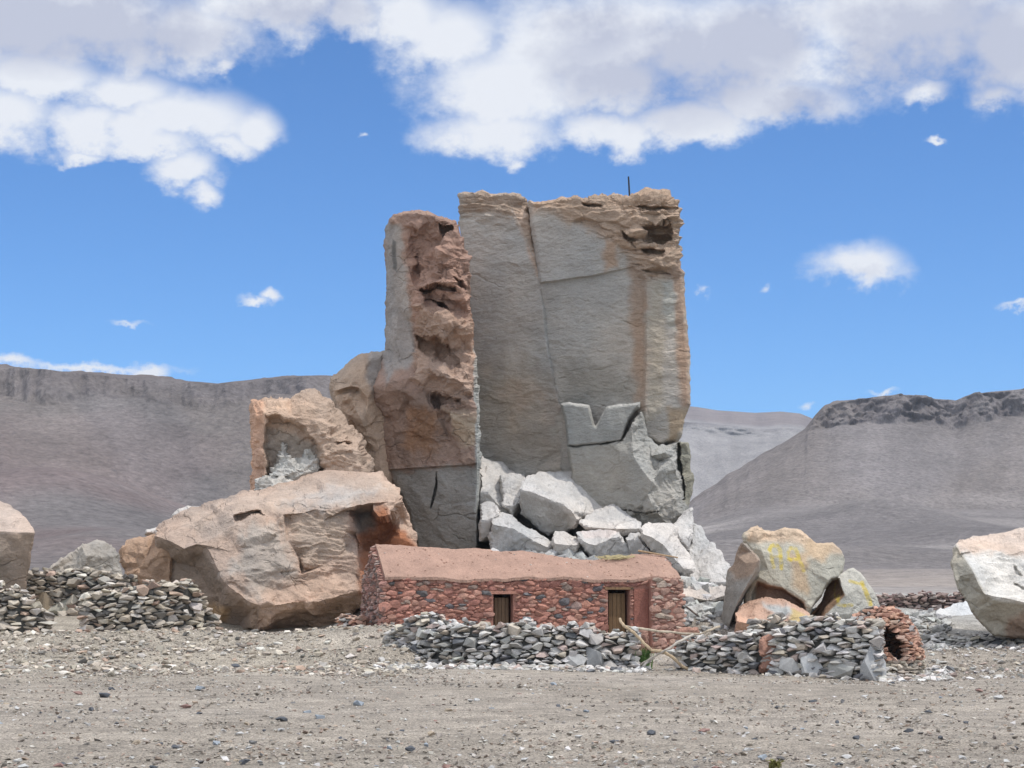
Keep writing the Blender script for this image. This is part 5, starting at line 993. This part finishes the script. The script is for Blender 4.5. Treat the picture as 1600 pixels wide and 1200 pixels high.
    quadbox('plaster_panel', B0 + .02, s_at(1012) - .01, -.04, .02, low(0), dz + .02, M_mud, (.27, .115, .085), root)
    tag(rod('stick', wp(L - .75, Wd / 2 - .1, ridge(8) + .10), wp(L + .42, Wd / 2 - .3, ridge(8) - .10), .03, .02, M_wood, (.36, .25, .15), jit=.2), 'short dry stick poking out past the right end of the hut ridge', 'stick')
    # tuft of old thatch on the ridge
    V = []; F = []; rr = np.random.default_rng(3); c = wp(s_at(985), Wd / 2 - .25, ridge(s_at(985)) + .0)
    for i in range(110):
        p = c + u * rr.normal(0, .2) + np.array([0, rr.normal(0, .12), rr.uniform(-.02, .06)]); an = rr.normal(0, .5); l = rr.uniform(.08, .22); d = np.array([math.cos(an), rr.normal(0, .3), math.sin(an) * .5]) * l; w = np.array([0, .004, .012])
        n = len(V); V += [p - d - w, p + d - w, p + d + w, p - d + w]; F.append((n, n + 1, n + 2, n + 3))
    tag(mk('thatch_tuft', np.array(V), F, M_leaf, np.tile((.42, .35, .19), (len(V), 1))), 'small tuft of yellowed straw lying on the dip of the hut ridge', 'straw')
hut()
# slab-built side wall stub left of the hut
wall_px('dry_stone_wall', [(535, 57.2, 968), (552, 57, 962), (568, 56.8, 958)], .4, 'tiny reddish stone wall stub closing the gap between largest boulder and hut', PAL_OVEN, 70, wr=(.1, .34), tries=500)

# ------------------------------------------------------------------ stick gate
WD = (.44, .37, .28)
def stick(pts, r0, r1, lbl, seed, col=WD):
    pts = [P(*p) for p in pts]; out = []
    for i in range(len(pts) - 1):
        for k in range(5): out.append(pts[i] * (1 - k / 5) + pts[i + 1] * k / 5)
    out.append(pts[-1]); out = np.array(out); q = np.arange(len(out))[:, None] * .5 + seed; out += .012 * np.stack([vnoise(np.concatenate([q, q * 0, q * 0 + k], 1), seed) for k in (0, 3, 6)], -1)
    return tag(rod('pole', None, None, r0, r1, M_wood, col, pts=out, jit=.12, seed=seed), lbl, 'pole', 'crooked poles of the stick gate')
stick([(976, 979, 50.0), (1000, 982, 49.9), (1030, 986, 49.8), (1060, 989, 49.7), (1095, 991, 49.6)], .034, .026, 'nearly level top pole of the stick gate', 1)
stick([(968, 967, 50.1), (975, 978, 49.8), (990, 988, 49.7), (1004, 1003, 49.6), (1018, 1016, 49.5), (1036, 1018, 49.5), (1050, 1026, 49.5), (1065, 1040, 49.6), (1079, 1048, 49.7)], .036, .040, 'bent pole of the stick gate falling from upper left to lower right', 2, (.42, .32, .21))
stick([(996, 1042, 49.9), (1015, 1030, 49.7), (1040, 1016, 49.4), (1062, 1002, 49.3), (1083, 992, 49.4)], .024, .034, 'pale straight pole of the stick gate rising to the right', 3, (.50, .45, .38))
stick([(1000, 1048, 49.6), (1010, 1036, 49.7), (1022, 1028, 49.8)], .03, .03, 'short broken grey pole at the left foot of the stick gate', 4, (.36, .33, .30))
stick([(1093, 991, 49.5), (1110, 984, 49.5), (1125, 979, 49.6)], .025, .03, 'short pole stub resting on the wall right of the stick gate', 5)
stick([(1072, 948, 60), (1090, 962, 59.5)], .03, .03, 'dark stick lying on the rubble right of the hut', 6, (.16, .13, .11))

# ------------------------------------------------------------------ plants
def tuft(px, py, D, w, h, n, label, seed, col=(.09, .16, .045)):
    rr = np.random.default_rng(seed); c = P(px, py, D); V = []; F = []
    c[2] = gz(c[0], c[1])
    for i in range(n):
        b = c + np.array([rr.normal(0, w * .25), rr.normal(0, w * .2), 0]); l = h * rr.uniform(.4, 1); an = rr.uniform(0, 6.28); tip = b + np.array([math.cos(an) * l * .45, math.sin(an) * l * .4, l]); mid = (b + tip) / 2 + np.array([0, 0, l * .12]); s = np.array([-math.sin(an), math.cos(an), 0]) * .012
        k = len(V); V += [b - s, b + s, mid + s, mid - s, tip]; F += [(k, k + 1, k + 2), (k, k + 2, k + 3), (k + 3, k + 2, k + 4)]
        if i % 2 == 0:
            for q in range(3):
                m = b + (tip - b) * rr.uniform(.3, 1); e = np.array([rr.normal(0, .03), rr.normal(0, .03), rr.normal(.01, .02)]); e2 = np.array([rr.normal(0, .02), rr.normal(0, .02), rr.normal(0, .02)]); k = len(V); V += [m, m + e, m + e2]; F.append((k, k + 1, k + 2))
    V = np.array(V); cc = np.tile(np.array(col), (len(V), 1)) * rr.uniform(.6, 1.4, len(V))[:, None]
    return tag(mk('grass_tuft', V, np.array(F), M_leaf, cc), label, 'plant')
tuft(999, 1042, 50.1, .42, .60, 420, 'bright green leafy tuft growing beside the end of the wall at the stick gate', 1)
tuft(1212, 1196, 22.2, .10, .10, 60, 'tiny dry green tuft in the gravel at the bottom of the photo', 2, (.17, .16, .05))

# ------------------------------------------------------------------ scree and gravel
def scatter_px(n, box_, size, pal, seed, dens=None, power=2.2, flat=(.25, .6), sink=.15):
    r = np.random.default_rng(seed); out = []
    px0, px1, D0, D1 = box_
    while len(out) < n:
        D = math.sqrt(r.uniform(D0 * D0, D1 * D1)); px = r.uniform(px0, px1)
        if dens is not None and r.random() > dens(px, D): continue
        x = (px - 800) / FPX * D; out.append((x, D, size[0] + (size[1] - size[0]) * r.random() ** power))
    A = np.array(out); z = ground(A[:, 0], A[:, 1]); rows_ = []
    for (x, y, s), zz in zip(out, z):
        h = s * r.uniform(*flat); rows_.append((x, y, zz + h * (.5 - sink), s, s * r.uniform(.5, 1), h, r.normal(0, .18), r.normal(0, .18), r.uniform(0, 6.3), *pick(r, pal)))
    return rows_
PAL_GR = [((.30, .262, .22), 5), ((.38, .35, .305), 2.5), ((.235, .205, .175), 1.6), ((.31, .24, .19), 2), ((.15, .145, .14), .25), ((.48, .46, .43), 1.0)]
def dn(px, D):
    py = 915 + 2.0 * FPX / D
    d = .30
    if D > 43 and px < 700: d = 1.0
    if D < 26: d = .75
    if px > 1400 and D > 45: d = .9
    if 28 < D < 42: d = .25 + .25 * (math.sin(px * .011 + D * .6) > .3)
    return d
g1 = scatter_px(46000, (-120, 1720, 20.5, 57.5), (.016, .095), PAL_GR, 101, dn, 3.4)
g2 = scatter_px(2600, (-200, 640, 44, 59), (.06, .26), PAL_TANW, 102, None, 2.4)
g3 = scatter_px(1100, (1380, 1800, 44, 62), (.05, .24), PAL_GREY, 103, None, 2.4)
def rubd(px, D): return 1
g4 = scatter_px(900, (590, 1010, 47.6, 50.2), (.05, .26), PAL_GREY, 104, None, 2.2)
g5 = scatter_px(700, (1370, 1480, 46.5, 51), (.06, .28), PAL_GREY, 105, None, 2.0)
V1, F1, C1 = stones(g1, TINY); V, F, C = stones(g2 + g3 + g4 + g5, SHARP); V, F, C = np.concatenate([V1, V]), np.concatenate([F1, F + len(V1)]), np.concatenate([C1, C]); tag(mk('gravel', V, F, M_stone, np.clip(C, .02, .8)), kind='stuff')
PAL_WH = [((.50, .49, .465), 5), ((.42, .41, .385), 3), ((.36, .35, .33), 1)]
s1 = scatter_px(4200, (745, 1150, 61.5, 70), (.07, .65), PAL_WH, 106, lambda px, D: 1 if px < 1150 - (70 - D) * 4 else .25, 2.2, flat=(.5, .9))
s2 = scatter_px(2600, (1040, 1480, 56, 68), (.06, .34), PAL_WH, 107, None, 2.4, flat=(.4, .8))
V, F, C = stones(s1 + s2, SHARP); tag(mk('scree', V, F, M_fresh, np.clip(C, .02, .8)), kind='stuff')

# single stones one can pick out in the foreground
lib_me = []
rs_ = np.random.default_rng(5)
KINDS = [('dark grey', (.10, .105, .115)), ('pale grey', (.47, .46, .44)), ('tan', (.38, .31, .23)), ('reddish', (.27, .17, .145)), ('bluish grey', (.29, .32, .35))]
for ki, (kn, kc) in enumerate(KINDS):
    ms = []
    for j in range(5):
        V, F = SHARP[(ki * 5 + j) % len(SHARP)]; me = bpy.data.meshes.new('loose_stone'); me.from_pydata([tuple(x) for x in V], [], [tuple(int(i) for i in f) for f in F])
        at = me.color_attributes.new('Col', 'FLOAT_COLOR', 'POINT'); c = np.ones((len(V), 4), np.float32); c[:, :3] = kc; at.data.foreach_set('color', c.ravel()); me.materials.append(M_stone); ms.append(me)
    lib_me.append(ms)
spots = [(163, 1087, .26, 0), (122, 1082, .20, 3), (313, 1076, .20, 4), (175, 1075, .14, 0), (441, 1123, .20, 0), (500, 1120, .16, 4), (309, 1114, .14, 0), (213, 1157, .12, 2), (641, 1168, .18, 0), (673, 1144, .12, 2), (143, 1107, .14, 0), (395, 1044, .22, 3), (370, 1042, .3, 0), (480, 1112, .14, 4), (290, 1103, .2, 3), (865, 1068, .14, 4),
         (1216, 1104, .13, 0), (1168, 1168, .12, 0), (1322, 1179, .12, 1), (1018, 1143, .15, 0), (1338, 1151, .13, 0), (1182, 1153, .12, 0), (1100, 1140, .16, 3), (873, 1102, .12, 0), (1270, 1094, .14, 0), (1000, 1171, .12, 2), (960, 1156, .12, 0), (1350, 1086, .2, 1), (1192, 1180, .14, 4), (1310, 1190, .12, 0), (92, 1194, .14, 3), (36, 1195, .16, 1), (250, 1160, .1, 0), (560, 1100, .2, 4), (1400, 1168, .14, 1), (1560, 1090, .2, 1), (1470, 1150, .12, 0), (30, 1000, .34, 0), (1452, 1110, .16, 0), (745, 1092, .12, 1), (700, 1110, .16, 2), (1530, 1078, .22, 3), (240, 1196, .1, 0), (820, 1183, .1, 1)]
extra_n = 130
for i in range(extra_n): spots.append((rs_.uniform(0, 1600), 1060 + 138 * rs_.random() ** .8, .05 + .09 * rs_.random() ** 2, int(rs_.choice(5, p=[.16, .34, .26, .1, .14]))))
for px, py, s, k in spots:
    dz_ = CAMZ * FPX / (py - 915.0)
    for _ in range(3):
        p = P(px, py, dz_); dz_ = (CAMZ - gz(p[0], p[1])) * FPX / (py - 915.0)
    p = P(px, py, dz_)
    o = bpy.data.objects.new('loose_stone', lib_me[k][rs_.integers(0, 5)]); COL.objects.link(o)
    h = s * rs_.uniform(.3, .55); o.scale = (s, s * rs_.uniform(.6, 1), h); o.rotation_euler = (rs_.normal(0, .12), rs_.normal(0, .12), rs_.uniform(0, 6.28)); o.location = (p[0], p[1], gz(p[0], p[1]) + h * .33)
    near = ('in the near gravel' if py > 1130 else 'farther off on the gravel') + (' before the largest boulder' if px < 560 else ' before the red hut' if px < 1060 else ' before the painted boulder')
    tag(o, '%s loose stone lying %s' % (KINDS[k][0], near), 'stone', '%s loose stones %s' % (KINDS[k][0], near))
# ------------------------------------------------------------------ air between here and the hills
def haze():
    bm = bmesh.new(); bmesh.ops.create_cube(bm, size=1); me = bpy.data.meshes.new('haze'); bm.to_mesh(me); bm.free()
    o = bpy.data.objects.new('haze', me); COL.objects.link(o); o.scale = (7600, 2900, 262); o.location = (0, 1300, 129)
    m = bpy.data.materials.new('haze'); m.use_nodes = True; t = m.node_tree; t.nodes.clear()
    out = t.nodes.new('ShaderNodeOutputMaterial'); v = t.nodes.new('ShaderNodeVolumePrincipled')
    v.inputs['Color'].default_value = (.78, .86, 1.0, 1); v.inputs['Density'].default_value = .00011; v.inputs['Anisotropy'].default_value = .2
    t.links.new(v.outputs[0], out.inputs['Volume']); me.materials.append(m); tag(o, kind='stuff')
haze()
